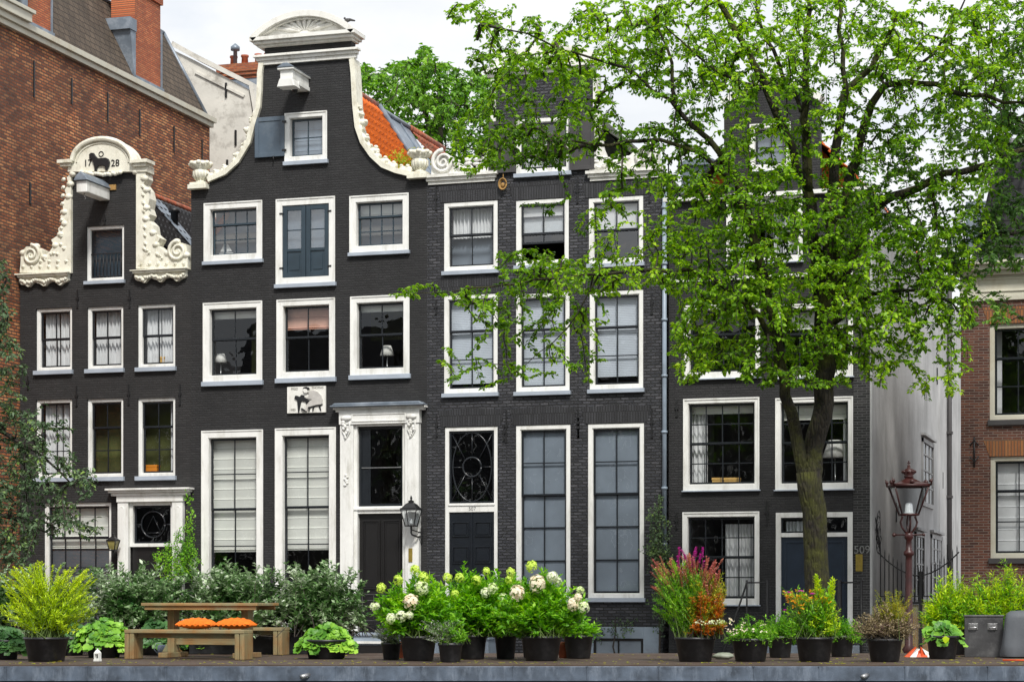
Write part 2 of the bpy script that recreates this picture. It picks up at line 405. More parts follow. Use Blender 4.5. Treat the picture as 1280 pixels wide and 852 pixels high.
# ------------------------------------------------------------------ leaves
def norm(a): return a/np.maximum(1e-9, np.linalg.norm(a, axis=1, keepdims=True))
def leaf_arrays(Pt, D, Nn, L, W, fold=.25, curl=.15):
    # Pt base points, D leaf directions, Nn normals, L lengths, W widths -> 6-vertex folded leaf, 4 tris
    D = norm(D); S = norm(np.cross(D, Nn)); U = norm(np.cross(S, D)); L = L[:, None]; W = W[:, None]
    b = Pt; tip = Pt+D*L-U*L*curl
    l1 = Pt+D*L*.35+S*W*.5+U*W*fold; r1 = Pt+D*L*.35-S*W*.5+U*W*fold
    m = Pt+D*L*.55-U*L*curl*.2
    l2 = Pt+D*L*.72+S*W*.36+U*W*fold*.6-U*L*curl*.5; r2 = Pt+D*L*.72-S*W*.36+U*W*fold*.6-U*L*curl*.5
    V = np.stack([b, l1, l2, tip, r2, r1, m], 1).reshape(-1, 3)
    n = len(Pt); base = (np.arange(n)*7)[:, None]
    F_ = np.array([[0, 1, 6], [1, 2, 6], [2, 3, 6], [3, 4, 6], [4, 5, 6], [5, 0, 6]])
    return V, (base[:, None, :]+F_[None]).reshape(-1, 3)
def small_leaf_arrays(Pt, D, Nn, L, W, fold=.25):
    D = norm(D); S = norm(np.cross(D, Nn)); U = norm(np.cross(S, D)); L = L[:, None]; W = W[:, None]
    V = np.stack([Pt, Pt+D*L*.45+S*W*.5+U*W*fold, Pt+D*L, Pt+D*L*.45-S*W*.5+U*W*fold], 1).reshape(-1, 3)
    base = (np.arange(len(Pt))*4)[:, None]
    return V, (base[:, None, :]+np.array([[0, 1, 2], [0, 2, 3]])[None]).reshape(-1, 3)
def rnd(n, s=1.0): return rng.normal(size=(n, 3))*s
# ------------------------------------------------------------------ windows
GROUPW = None
def rect(x0, x1, y0, y1, Y=YF):
    xc = (x0+x1)/2
    return fx(x0, Y), fx(x1, Y), F(xc, y1, Y)[1], F(xc, y0, Y)[1]

def sheet_curtain(x0, x1, z0, z1, y, waves=7, amp=.035):
    mb = MB(); n = int(waves*8); ph = random.random()*6
    vs = []
    for i in range(n+1):
        t = i/n; xx = x0+(x1-x0)*t
        w = math.sin(t*waves*2*PI+ph+.8*math.sin(t*9+ph))
        vs.append((xx, y+amp*w, z1)); vs.append((xx+.01*math.sin(t*20), y+amp*1.35*w, z0))
    mb.add(vs, [(2*i, 2*i+1, 2*i+3, 2*i+2) for i in range(n)], True)
    return mb

def window(h, r, fr=.09, rec=.12, flush=False, cols=2, up=1, lo=1, meet=.5, sashm='sash', sill=True,
           fmat='white', content=(), glass='glass', openlo=0, bar=.028, sashw=.05, bot=None, sillh=.07):
    x0, x1, y0, y1 = r
    X0, X1, Z0, Z1 = rect(x0, x1, y0, y1)
    if sill: zs = Z0+sillh
    else: zs = Z0
    fb = fr if bot is None else bot
    m = MB()
    if flush:
        m.ring(X0, X1, zs, Z1, fr, YF-.035, YF+.10, wb=fb)
        m.ring(X0-.012, X1+.012, zs, Z1+.012, .035, YF-.055, YF-.036, wb=0)
        m.ring(X0+fr, X1-fr, zs+fb, Z1-fr, .012, YF-.018, YF+.15)
        hole = [(X0+.02, zs+.02), (X1-.02, zs+.02), (X1-.02, Z1-.02), (X0+.02, Z1-.02)]
        yb = YF+.10
    else:
        m.ring(X0, X1, zs, Z1, fr, YF+rec-.07, YF+rec+.06, wb=fb)
        m.ring(X0+fr, X1-fr, zs+fb, Z1-fr, .018, YF+rec-.05, YF+rec+.04)
        hole = [(X0, zs), (X1, zs), (X1, Z1), (X0, Z1)]
        yb = YF+rec-.02
    w = m.build('window', M[fmat], h, .004)
    if sill:
        ms = MB(); ms.box(X0-.04, X1+.04, YF-.10, YF+(.0 if flush else rec), Z0, zs-.002)
        ms.build('sill', M['sill'], w, .006)
    a0, a1, b0, b1 = X0+fr+.018, X1-fr-.018, zs+fb+.018, Z1-fr-.018
    zm = b1-(b1-b0)*meet
    s = MB()
    sw = sashw
    def bars(u0, u1, v0, v1, c, rws, y0_, y1_):
        s.ring(u0, u1, v0, v1, sw, y0_, y1_)
        for i in range(1, c):
            xx = u0+(u1-u0)*i/c; s.box(xx-bar/2, xx+bar/2, y0_+.004, y1_-.004, v0+sw, v1-sw)
        for i in range(1, rws):
            zz = v0+(v1-v0)*i/rws; s.box(u0+sw, u1-sw, y0_+.006, y1_-.006, zz-bar/2, zz+bar/2)
    if meet < 1:
        bars(a0, a1, zm-.005, b1, cols, up, yb+.02, yb+.055)
        bars(a0, a1, b0+openlo, zm+.03+openlo, cols, lo, yb+.06, yb+.095)
    else:
        bars(a0, a1, b0, b1, cols, up, yb+.02, yb+.055)
    s.build('sash', M[sashm], w, .003)
    g = MB()
    gm = M[glass]
    if meet < 1:
        g.poly([(a0+.01, yb+.036, zm+.01), (a1-.01, yb+.036, zm+.01), (a1-.01, yb+.036, b1-.01), (a0+.01, yb+.036, b1-.01)])
        zq = zm+openlo; zp = b0+openlo+.01; g.poly([(a0+.01, yb+.076, zp), (a1-.01, yb+.076, zp), (a1-.01, yb+.076, zq), (a0+.01, yb+.076, zq)])
    else: g.poly([(a0+.01, yb+.036, b0+.01), (a1-.01, yb+.036, b0+.01), (a1-.01, yb+.036, b1-.01), (a0+.01, yb+.036, b1-.01)])
    g.build('glass_pane', gm, w)
    H = b1-b0; W = a1-a0
    for c in content:
        k = c[0]
        if k == 'curtain':      # side fractions
            _, f0, f1 = c[:3]; top = c[3] if len(c) > 3 else 1; bt = c[4] if len(c) > 4 else 0
            sheet_curtain(a0+W*f0, a0+W*f1, b0+H*bt, b0+H*top, yb+.24, max(2, int(9*(f1-f0)*W/.8))).build('curtain', M['curtain'], w, flip=False)
        elif k == 'blind':      # top part down to a fraction
            _, f, mt = c; mb = MB(); z = b1; zb = b1-H*f; stp = .26
            pts = []
            while z > zb+.01:
                z2 = max(zb, z-stp); mb.add([(a0, yb+.16, z), (a1, yb+.16, z), (a1, yb+.185, z2+.02), (a0, yb+.185, z2+.02), (a1, yb+.15, z2), (a0, yb+.15, z2)],
                                              [(0, 1, 2, 3), (3, 2, 4, 5)]); z = z2
            mb.build('blind', M[mt], w, flip=False)
        elif k == 'slats':
            _, f, mt = c; mb = MB(); z = b1-.02; zb = b1-H*f
            while z > zb: mb.box(a0+.01, a1-.01, yb+.15, yb+.185, z-.0405, z-.003); z -= .042
            mb.build('venetian_blind', M[mt], w)
        elif k == 'back':
            _, mt, dist, f0, f1, g0, g1 = c
            MB().box(a0+W*f0, a0+W*f1, yb+dist, yb+dist+.02, b0+H*g0, b0+H*g1).build('pane_backing', M[mt], w)
        elif k == 'film':
            MB().box(a0+.012, a1-.012, yb+.046+.06, yb+.05+.06, b0+.012, b1-.012).build('frosted_film', M['frost'], w)
    return hole, w, (a0, a1, b0, b1, yb)

def pantile(mb, e, r, ya, yb, tw=.24, row=.28, amp=.028, cut=None):
    e = Vector((e[0], 0, e[1])); r = Vector((r[0], 0, r[1])); d = r-e; L = d.length; d /= L
    nrm = Vector((-d.z, 0, d.x)); nrm = nrm if nrm.z > 0 else -nrm
    nu = max(2, int(abs(yb-ya)/tw))*6; nv = max(1, int(L/row))
    vs = []; fs = []
    rows = []
    for j in range(nv):
        rows += [(j/nv*L, .06), ((j+1)/nv*L-.004, .0)]
    for t, lift in rows:
        for i in range(nu+1):
            y = ya+(yb-ya)*i/nu; w = math.sin(i/6*2*PI); w = w if w > 0 else w*.5
            if cut: y = min(y, cut(t/L))
            p = e+d*t+nrm*(lift+amp*w); vs.append((p.x, y, p.z))
    for k in range(len(rows)-1):
        for i in range(nu):
            a = k*(nu+1)+i; fs.append((a, a+1, a+nu+2, a+nu+1))
    mb.add(vs, fs, True)

def house(name, label, outline_px, holes, mat, depth=10, floors=(), roof=None, sidemat=None, root=None, intmat='room'):
    h = root
    X = [fx(p[0]) for p in outline_px]; x0, x1 = min(X), max(X)
    out = [F(p[0], p[1]) if p[1] is not None else (fx(p[0]), 0) for p in outline_px]
    m = MB(); m.slab(out, holes, YF, YF+.28)
    m.build('wall', mat, h)
    return x0, x1

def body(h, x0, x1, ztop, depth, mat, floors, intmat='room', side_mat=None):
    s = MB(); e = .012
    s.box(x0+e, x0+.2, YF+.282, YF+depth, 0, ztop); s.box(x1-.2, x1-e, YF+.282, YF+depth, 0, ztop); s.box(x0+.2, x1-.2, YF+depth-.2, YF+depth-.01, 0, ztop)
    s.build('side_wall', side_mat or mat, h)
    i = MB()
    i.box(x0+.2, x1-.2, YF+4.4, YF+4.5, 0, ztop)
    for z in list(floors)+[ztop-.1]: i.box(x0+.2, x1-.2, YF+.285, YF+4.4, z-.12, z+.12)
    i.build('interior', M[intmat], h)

def band(pts, w, y0, y1, side=1):
    # strip of width w to one side of a polyline in x,z
    m = MB(); k = len(pts); off = []
    for i in range(k):
        a = Vector(pts[max(0, i-1)]); b = Vector(pts[min(k-1, i+1)]); t = (b-a).normalized(); n = Vector((-t.y, t.x))*side
        off.append(Vector(pts[i])+n*w)
    for i in range(k-1):
        m.slab([pts[i], pts[i+1], tuple(off[i+1]), tuple(off[i])], [], y0, y1)
    return m

def spiral(m, c, r, turns, y, rad, sgn=1, start=0):
    pts = []; n = int(18*turns)
    for i in range(n+1):
        t = i/n; q = start+sgn*t*turns*2*PI; rr = r*(1-.88*t)
        pts.append((c[0]+rr*math.cos(q), y, c[1]+rr*math.sin(q)))
    m.tube(pts, [rad*(1-.5*i/n) for i in range(n+1)], 6)

def anchors(h, lst, mat='anchor'):
    for px, y0, y1 in lst:
        x, za = F(px, y0); _, zb = F(px, y1); zc = (za+zb)/2
        m = MB().box(x-.014, x+.014, YF-.03, YF-.003, zb, za)
        m.box(x-.04, x+.04, YF-.034, YF-.004, zc-.03, zc+.03); m.box(x-.026, x+.026, YF-.028, YF-.002, zb-.02, zb+.02)
        m.build('wall_anchor', M[mat], h)

def cornice(m, X0, X1, prof, y=YF):
    # prof: list of (z0,z1,projection); projection steps with returns at the ends
    for z0, z1, p in prof: m.box(X0-p*.8, X1+p*.8, y-p, y+.05, z0, z1)

def zz(px, py): return F(px, py)[1]

# ================================================================== house one (small, 1728)
h1 = thing('gabled_house', (fx(131), YF, 0), 'small charcoal brick house with cream scrolled neck gable dated 1728', 'house', 'canal houses in the terrace')
holes = []
wl = [dict(r=(108, 155, 282, 355), fr=.07, cols=1, meet=1, glass='glass', sillh=.09, content=[('back', 'bluedk', .12, -.05, 1.05, -.05, 1.05)])]  # dark blue sheet added behind the attic pane for its tone
cur = [('curtain', 0, 1)]
for i, (a, b, y0, y1) in enumerate([(45, 90, 385, 468), (109, 154, 383, 466), (172, 219, 380, 464)]):
    wl.append(dict(r=(a, b, y0, y1), fr=.075, up=1, lo=1, cols=2, content=[('curtain', 0, .46), ('curtain', .5, 1)] if i != 1 else cur, sillh=.11))
for i, (a, b, y0, y1) in enumerate([(45, 90, 499, 602), (109, 154, 498, 601), (172, 219, 497, 600)]):
    c = [[('curtain', 0, .55), ('curtain', .6, 1)], [('back', 'olive', .7, -.3, 1.3, -.1, 1.05)], [('back', 'olive', .7, -.3, 1.3, -.1, 1.05), ('curtain', .78, 1)]][i]
    wl.append(dict(r=(a, b, y0, y1), fr=.075, up=1, lo=2, cols=2, meet=.36, content=c, sillh=.11))
wl.append(dict(r=(55, 139, 628, 790), fr=.08, cols=4, up=1, lo=3, meet=.26, content=[('blind', .34, 'blindw'), ('back', 'tarp', .2, 0, 1, 0, .66)], sill=False))  # grey sheet behind the lower panes stands in for their dull reflection
h1win = []
for d in wl:
    ho, w, inn = window(h1, **d); holes.append(ho); h1win.append((w, inn))
# door opening
DX0, DX1 = fx(163), fx(216); Z1 = zz(190, 630)
holes.append([(DX0, .02), (DX1, .02), (DX1, Z1), (DX0, Z1)])
house('h1', '', [(25, None), (25, 352), (88, 346), (88, 215), (172, 212), (172, 342), (239, 338), (239, None)], holes, M['bk_house_one'], root=h1)
X0, X1 = fx(25), fx(239)
body(h1, X0, X1, zz(131, 350), 9, M['bk_house_one'], [zz(131, 612), zz(131, 482), zz(131, 370)])
# balustrade bars inside the attic window
w, (a0, a1, b0, b1, yb) = h1win[0]
m = MB(); zt = b0+(b1-b0)*.5
m.box(a0, a1, yb-.012, yb+.012, zt-.012, zt+.012)
for i in range(9):
    x = a0+(a1-a0)*(i+.5)/9; m.tube([(x, yb, b0), (x, yb, zt)], .011, 6)
m.build('guard_rail', M['iron'], w)
# pediment + neck scrolls
def q1(zx, zy): return F(zx/3.704, 160+zy/3.704)
m = MB(); out = [q1(325, 207), q1(690, 207), q1(690, 176), q1(640, 172)]
for i in range(1, 24):
    t = PI*i/24; out.append(q1(487+150*math.cos(t), 168-118*math.sin(t)))
out += [q1(335, 176), q1(325, 176)]
m.slab(out, [], YF-.14, YF+.3)
ap = [(q1(487+138*math.cos(PI*i/20), 160-104*math.sin(PI*i/20))) for i in range(21)]
for i in range(20): pass
m.tube([(p[0], YF-.17, p[1]) for p in ap], .07, 8)
ap2 = [(q1(487+120*math.cos(PI*i/20), 165-90*math.sin(PI*i/20))) for i in range(21)]
m.tube([(p[0], YF-.14, p[1]) for p in ap2], .03, 6)
for a, b in ((287, 352), (622, 702)):
    x0, z0 = q1(a, 176); x1, z1 = q1(b, 150)
    m.box(x0, x1, YF-.28, YF+.2, z0+.02, z0+.11); m.box(x0+.06, x1-.06, YF-.22, YF+.2, z0-.06, z0+.018)
m.build('pediment', M['cream'], h1, .008)
ZS = 8.52
def q2(zx, zy): return F(75+zx/ZS, 165+zy/ZS)
m = MB(); hp = [(350, 300), (345, 255), (365, 237), (395, 238), (415, 270), (440, 295), (520, 288), (550, 300), (565, 335), (560, 375), (545, 395), (540, 425), (520, 425), (515, 385), (490, 372), (445, 375), (430, 400), (425, 435), (402, 435), (405, 395), (390, 345), (375, 305), (360, 305)]
m.slab([q2(*p) for p in hp], [], YF-.20, YF-.145); m.build('animal_relief', M['iron'], h1, .012)
m = MB(); c = q2(467, 247); m.tube([(c[0]+.065*math.cos(t*PI/8), YF-.15, c[1]+.065*math.sin(t*PI/8)) for t in range(17)], .012, 5); m.build('ring_relief', M['iron'], h1)
for s, px in (('17', 325), ('28', 617)):
    p = q2(px, 345); textobj('date_numerals', s, .25, (p[0], YF-.145, p[1]), M['iron'], h1, .012)
m = MB()
for zx in range(255, 690, 26):
    p = q2(zx, 445+18*math.sin((zx-255)/435*PI)+random.uniform(-6, 6)); m.ball((p[0], YF-.16, p[1]), (.07, .06, .055))
m.build('festoon', M['cream'], h1)
def scroll_side(outp, base, volute, fest, sgn):
    m = MB(); pts = [q1(*p) for p in outp]; m.slab(pts, [], YF-.10, YF+.3)
    # carved relief: lumps riding the curved edge, acanthus swirls on the face
    for i in range(len(outp)-1):
        a, b = outp[i], outp[i+1]
        if abs(a[0]-b[0])+abs(a[1]-b[1]) < 90 and i % 2 == 0:
            p = q1(a[0]*.9+.1*b[0]+sgn*-8, a[1]); m.ball((p[0], YF-.06, p[1]), (.11, .10, .085), 9, 6)
    c = q1(*volute); spiral(m, c, .27, 1.9, YF-.13, .05, sgn, PI/2)
    xs = [p[0] for p in outp]
    bx0, bx1 = min(xs), max(xs)
    def frond(zx, zy, s, a):
        p = q1(zx, zy); n = 9; pts = []
        for i in range(n):
            t = i/(n-1); q = a+t*2.6*(-sgn); pts.append((p[0]+s*(t*math.cos(a)+.45*math.cos(q)*(1-t*.4)), YF-.105, p[1]+s*(t*math.sin(a)+.45*math.sin(q)*(1-t*.4))))
        m.tube(pts, [.018+.028*math.sin(PI*i/(n-1)) for i in range(n)], 6)
        for i in range(2, n, 2):
            m.ball((pts[i][0]+.02*math.cos(a+1.5), YF-.095, pts[i][2]+.02*math.sin(a+1.5)), (.06, .022, .04), 8, 5)
    for k in range(9):
        t = k/8; inner = 322 if sgn < 0 else 652
        frond(inner-sgn*-1*(0)+(-1 if sgn < 0 else 1)*(6+14*t), 250+t*300, .13, PI/2+.5*sgn*(-1))
    for k in range(10):
        t = k/9; zx = bx0+30+(bx1-bx0-60)*t
        frond(zx, 645-12*(k % 2), .12, (.4 if k % 2 else 2.6))
        lo = 600-75*max(0, (t if sgn < 0 else 1-t)-.45)
        if abs(zx-volute[0]) > 58: frond(zx, lo+16, .12, 1.2+.8*(k % 3))
    m.build('scroll_ornament', M['cream'], h1, 0)
    m = MB(); x0, z0 = q1(base[0], base[3]); x1, z1 = q1(base[1], base[2])
    m.box(x0, x1, YF-.24, YF+.1, z0+.06, z1); m.box(x0+.05, x1-.05, YF-.19, YF+.1, z0, z0+.058)
    fp = [(x0+.06, z0)]; n = 34
    for i in range(n+1):
        t = i/n; fp.append((x0+.06+(x1-x0-.12)*t, z0-.10-.13*abs(math.sin(t*PI*3))-.02*math.sin(t*40)))
    fp.append((x1-.06, z0)); m.slab(fp[::-1], [], YF-.11, YF+.05)
    for i in range(22):
        t = (i+.5)/22; m.ball((x0+.1+(x1-x0-.2)*t, YF-.12, z0-.06-.10*abs(math.sin(t*PI*3))*random.uniform(.4, 1.1)), (.06, .05, .05), 7, 5)
    m.build('scroll_base', M['cream'], h1)
scroll_side([(337, 215), (318, 232), (325, 262), (308, 290), (318, 320), (300, 345), (300, 392), (288, 412), (300, 445), (278, 468), (283, 495), (246, 520), (258, 545), (238, 575), (206, 600), (203, 565), (170, 550), (130, 552), (106, 580), (104, 630), (100, 672), (337, 672)], (88, 334, 668, 697), (155, 590), None, -1)
scroll_side([(638, 205), (680, 208), (685, 236), (672, 262), (692, 290), (700, 330), (692, 372), (702, 402), (688, 424), (714, 450), (720, 488), (748, 512), (733, 542), (762, 568), (790, 582), (795, 548), (828, 528), (870, 540), (877, 590), (876, 654), (638, 654)], (620, 879, 650, 678), (832, 572), None, 1)
# hoist beam
def hoist(h, px, py, px2, py2, mat, zin):
    x, z = F(px, py); m = MB(); w, hh, L = .15, .15, 1.15
    m.box(x-w, x+w, YF-L, YF-.002, z-hh*1.1, z+hh); m.build('hoist_beam', mat, h, .015)
hx, hz = F(131, 243)
m = MB(); m.box(hx-.15, hx+.15, YF-1.25, YF-.002, hz-.17, hz+.13); m.build('hoist_beam', M['white'], h1, .02)
m = MB(); m.slab([(hx-.2, hz+.132), (hx+.2, hz+.132), (hx+.13, hz+.25), (hx, hz+.36), (hx-.13, hz+.25)], [], YF-1.32, YF-.002); m.build('hoist_cover', M['lead'], h1, .01)
m = MB(); m.tube([(hx, YF-1.1, hz-.17), (hx, YF-1.1, hz-.24), (hx+.04, YF-1.1, hz-.3), (hx, YF-1.1, hz-.34), (hx-.04, YF-1.1, hz-.3)], .012, 6); m.build('hook', M['steel'], h1)
p = F(139.5, 234.5); MB().box(p[0]-.14, p[0]+.14, YF-.04, YF-.005, p[1]-.07, p[1]+.07).build('name_plate', M['rope'], h1)
anchors(h1, [(97, 362, 384), (162, 362, 384), (96, 482, 507), (161, 480, 505), (225, 480, 505), (131, 268, 280), (35, 470, 486)])
# roof
m = MB(); xr = fx(130); zr = zz(130, 222); ze = zz(238, 352)
for e in ((X1-.02, ze), (X0+.02, ze)): pantile(m, e, (xr, zr), YF+.25, YF+9)
m.slab([(X0+.05, ze-.02), (X1-.05, ze-.02), (xr, zr-.02)], [], YF+.95, YF+8.9)
m.build('roof', M['tile_black'], h1)
m = MB(); m.tube([(xr, YF+.3, zr+.04), (xr, YF+9, zr+.04)], .09, 8)
m.build('ridge_tiles', M['tile_red'], h1)
# lead strip + vent pipe on the visible slope
m = MB(); a = Vector((xr, YF+2.6, zr+.09)); b = Vector((X1, YF+2.6, ze+.09)); d = (b-a)
for t0, t1, w0, w1 in ((.06, .75, .45, .18),):
    p0 = a+d*t0; p1 = a+d*t1
    m.add([p0+Vector((0, -w0, 0)), p0+Vector((0, w0, 0)), p1+Vector((0, w1, 0)), p1+Vector((0, -w1, 0))], [(0, 1, 2, 3)])
m.build('lead_flashing', M['lead'], h1, flip=False)
p = a+d*.3; m = MB().lathe([(.10, -.2), (.10, .25), (.16, .26), (.16, .34), (.03, .40)], p, 12); m.build('vent_pipe', M['iron'], h1)
# door surround
m = MB(); a0, a1 = fx(150), fx(231); zt = zz(190, 627)
m.box(a0, fx(163), YF-.14, YF+.02, 0, zt); m.box(fx(218), a1, YF-.14, YF+.02, 0, zt)
m.box(a0+.05, a0+.20, YF-.16, YF-.142, .6, zt-.15); m.box(a1-.2, a1-.05, YF-.16, YF-.142, .6, zt-.15)
m.box(a0-.02, a1+.02, YF-.17, YF+.02, zt, zt+.16)
cornice(m, a0, a1, [(zt+.16, zt+.24, .20), (zt+.24, zt+.30, .27), (zt+.30, zt+.35, .34)])
for x in (a0+.125, a1-.125):
    m.tube([(x+.075*math.cos(t*PI/6), YF-.15, zt-.2+.075*math.sin(t*PI/6)) for t in range(7)], .012, 5)
m.ring(fx(163), fx(218), zz(190, 683), zt, .09, YF-.04, YF+.12)
m.build('door_surround', M['white'], h1, .008)
g = MB(); t0, t1 = fx(163)+.1, fx(218)-.1; zb, zu = zz(190, 683)+.09, zt-.09
g.ring(t0, t1, zb, zu, .05, YF+.04, YF+.08); cx_, cz_ = (t0+t1)/2, (zb+zu)/2
R = .34
g.tube([(cx_+R*math.cos(t*PI/14), YF+.05, cz_+R*math.sin(t*PI/14)) for t in range(29)], .022, 6)
g.tube([(cx_-.22, YF+.05, cz_-.22), (cx_, YF+.05, cz_+.22), (cx_+.22, YF+.05, cz_-.22)], .012, 5); g.tube([(cx_-.22, YF+.05, cz_-.22), (cx_+.22, YF+.05, cz_-.22)], .012, 5)
for dx, dz in ((1, 0), (-1, 0), (0, 1), (0, -1)):
    ex = .9; g.tube([(cx_+dx*R, YF+.05, cz_+dz*R), (cx_+dx*(t1-t0)/2, YF+.05, cz_+dz*(zu-zb)/2)], .014, 5)
tr = g.build('transom_window', M['sash'], h1)
MB().box(t0, t1, YF+.085, YF+.09, zb, zu).build('glass_pane', M['glass'], tr)
m = MB(); m.box(fx(163)+.03, fx(218)-.03, YF+.05, YF+.1, .3, zz(190, 683)); 
for a, b in ((.12, .42), (.55, .85)):
    m.box(t0+(t1-t0)*a, t0+(t1-t0)*b, YF+.03, YF+.05, 1.2, zz(190, 683)-.2)
d_ = m.build('door', M['doorblk'], h1, .006)
MB().ball((t0+.08, YF-.01, 1.35), .03).build('handle', M['gold'], d_)

# ================================================================== house two (bell gable)
h2 = thing('gabled_house', (fx(385), YF, 0), 'wide black painted brick house with tall bell gable and white arched top', 'house', 'canal houses in the terrace')
holes = []; h2w = {}
spec = dict(
 attic=dict(r=(357, 409, 141, 206), fr=.115, flush=True, cols=2, up=2, meet=1, sashm='bluedk', sillh=.1, glass='glass2', content=[('blind', 1, 'stone')]),
 a1=dict(r=(256, 328, 253, 330), fr=.150, flush=True, cols=4, up=1, lo=2, meet=.34, sillh=.09, glass='glass2', sashm='bluedk', content=[('back', 'frost', .5, -.1, 1.1, -.1, 1.1)]),
 a3=dict(r=(438, 511, 244, 319), fr=.150, flush=True, cols=4, up=1, lo=2, meet=.34, sillh=.09, glass='glass2', sashm='bluedk', content=[('blind', .28, 'blindw'), ('back', 'frost', .5, -.1, 1.1, -.1, 1.1)]),
 b1=dict(r=(255, 328, 378, 482), fr=.150, flush=True, cols=2, up=1, lo=1, meet=.46, sillh=.12, content=[('blind', .13, 'blindw'), ('back', 'olive', 1.2, .45, 1.2, -.1, 1)]),
 b2=dict(r=(347, 419, 374, 478), fr=.150, flush=True, cols=2, up=1, lo=1, meet=.48, sillh=.12, content=[('blind', .34, 'blindp')]),
 b3=dict(r=(439, 512, 370, 474), fr=.150, flush=True, cols=2, up=1, lo=1, meet=.49, sillh=.12, content=[('blind', .12, 'blindw'), ('back', 'olive', 1.5, -.2, .9, .55, 1)]),
 c1=dict(r=(253, 329, 538, 790), fr=.175, flush=True, cols=2, up=2, lo=3, meet=.39, sillh=.1, content=[('blind', .62, 'blindw')]),
 c2=dict(r=(345, 420, 535, 788), fr=.175, flush=True, cols=2, up=2, lo=3, meet=.39, sillh=.1, content=[('blind', .62, 'blindw')]),
)
for k, d in spec.items():
    ho, w, inn = window(h2, **d); holes.append(ho); h2w[k] = (w, inn)
def simplerect(r): 
    X0, X1, Z0, Z1 = rect(*r); return X0, X1, Z0, Z1
# loading doors with glazed leaves
X0_, X1_, Z0_, Z1_ = simplerect((346, 419, 248, 359))
m = MB(); fr = .16; m.ring(X0_, X1_, Z0_+.1, Z1_, fr, YF-.035, YF+.1); m.ring(X0_-.012, X1_+.012, Z0_+.1, Z1_+.012, .035, YF-.055, YF-.036, wb=0)
lw = m.build('loading_door', M['white'], h2, .004)
MB().box(X0_-.04, X1_+.04, YF-.1, YF+.0, Z0_, Z0_+.098).build('sill', M['sill'], lw, .006)
holes.append([(X0_+.02, Z0_+.12), (X1_-.02, Z0_+.12), (X1_-.02, Z1_-.02), (X0_+.02, Z1_-.02)])
a0, a1, b0, b1 = X0_+fr, X1_-fr, Z0_+.1+fr, Z1_-fr; xm = (a0+a1)/2; H = b1-b0
for i, (u0, u1) in enumerate(((a0+.01, xm-.008), (xm+.008, a1-.01))):
    m = MB(); m.ring(u0, u1, b0+.01, b1-.01, .12, YF-.01, YF+.05)
    m.box(u0+.12, u1-.12, YF-.005, YF+.045, b0+H*.36, b0+H*.40); m.box(u0+.12, u1-.12, YF+.01, YF+.04, b0+H*.65, b0+H*.665)
    m.box(u0+.12, u1-.12, YF+.02, YF+.045, b0+.13, b0+H*.36); m.box(u0+.18, u1-.18, YF+.005, YF+.02, b0+.19, b0+H*.32)
    lf = m.build('door_leaf', M['bluedk'], lw, .005)
    MB().box(u0+.11, u1-.11, YF+.02, YF+.025, b0+H*.4, b1-.12).build('glass_pane', M['glass2'], lw)
MB().box(a0, a1, YF+.2, YF+.22, b0+H*.35, b1).build('pane_backing', M['frost'], lw)
m = MB()
for z in (b0+.25, b1-.2):
    for x in (a0-.02, a1+.02): m.box(x-.05, x+.05, YF-.05, YF-.02, z-.02, z+.02)
m.build('hinge', M['iron'], lw)
# front door opening
a0, a1 = fx(446), fx(507); zt = zz(476, 536)
holes.append([(a0, .6), (a1, .6), (a1, zt), (a0, zt)])
# basement opening
bl = [(331, 80), (329, 93), (328.6, 113), (327, 135), (320, 158), (314.5, 180), (300, 204), (283.5, 219), (262, 228)]
br = [(438, 75), (440, 93), (441, 113), (442, 132), (445, 160), (452, 180), (464, 197), (478, 210), (495, 217), (512, 221)]
outl = [(239, None), (239, 234), (262, 232)]+bl[::-1]+[(331, 48), (440, 42)]+br+[(534, 223), (534, None)]
house('h2', '', outl, holes, M['bk_black'], root=h2)
X0, X1 = fx(239)+.004, fx(534)
body(h2, X0, X1, zz(385, 285), 10, M['bk_black'], [zz(385, 510), zz(385, 365), zz(385, 232)])
for pts, sd in ((bl, 1), (br, -1)):
    P = [F(*p) for p in pts]
    m = band(P, .13, YF-.1, YF+.32, -sd if pts is bl else 1)
    # carved leaf lumps outside the band
    q = []
    for i in range(len(P)-1):
        a, b = Vector(P[i]), Vector(P[i+1]); n = max(1, round((b-a).length/.19))
        for k in range(n): q.append((a+(b-a)*(k+random.uniform(.2, .8))/n, (b-a).normalized()))
    L = len(q)
    for i, (p, t) in enumerate(q):
        f = i/L
        if f < .30: continue
        nrm = Vector((-t.y, t.x)); nrm = nrm if (nrm.x < 0) == (pts is bl) else -nrm
        if nrm.y < -.1: nrm = -nrm
        r = .055+.075*abs(math.sin(i*1.3+i*i*.4))
        pp = p+nrm*(.10+r*.6); m.ball((pp.x, YF+.05, pp.y), (r*1.1, .14, r*.8), 8, 6)
        pp = p+nrm*(.10+r*1.3)+t*random.uniform(-.06, .06); m.ball((pp.x, YF+.02, pp.y), (r*.5, .09, r*.45), 7, 5)
        pp = p+nrm*(.11); m.ball((pp.x, YF-.05, pp.y), (.09*abs(t.x)+.03, .05, .09*abs(t.y)+.03), 7, 5)
    m.build('gable_edge', M['cream'], h2)
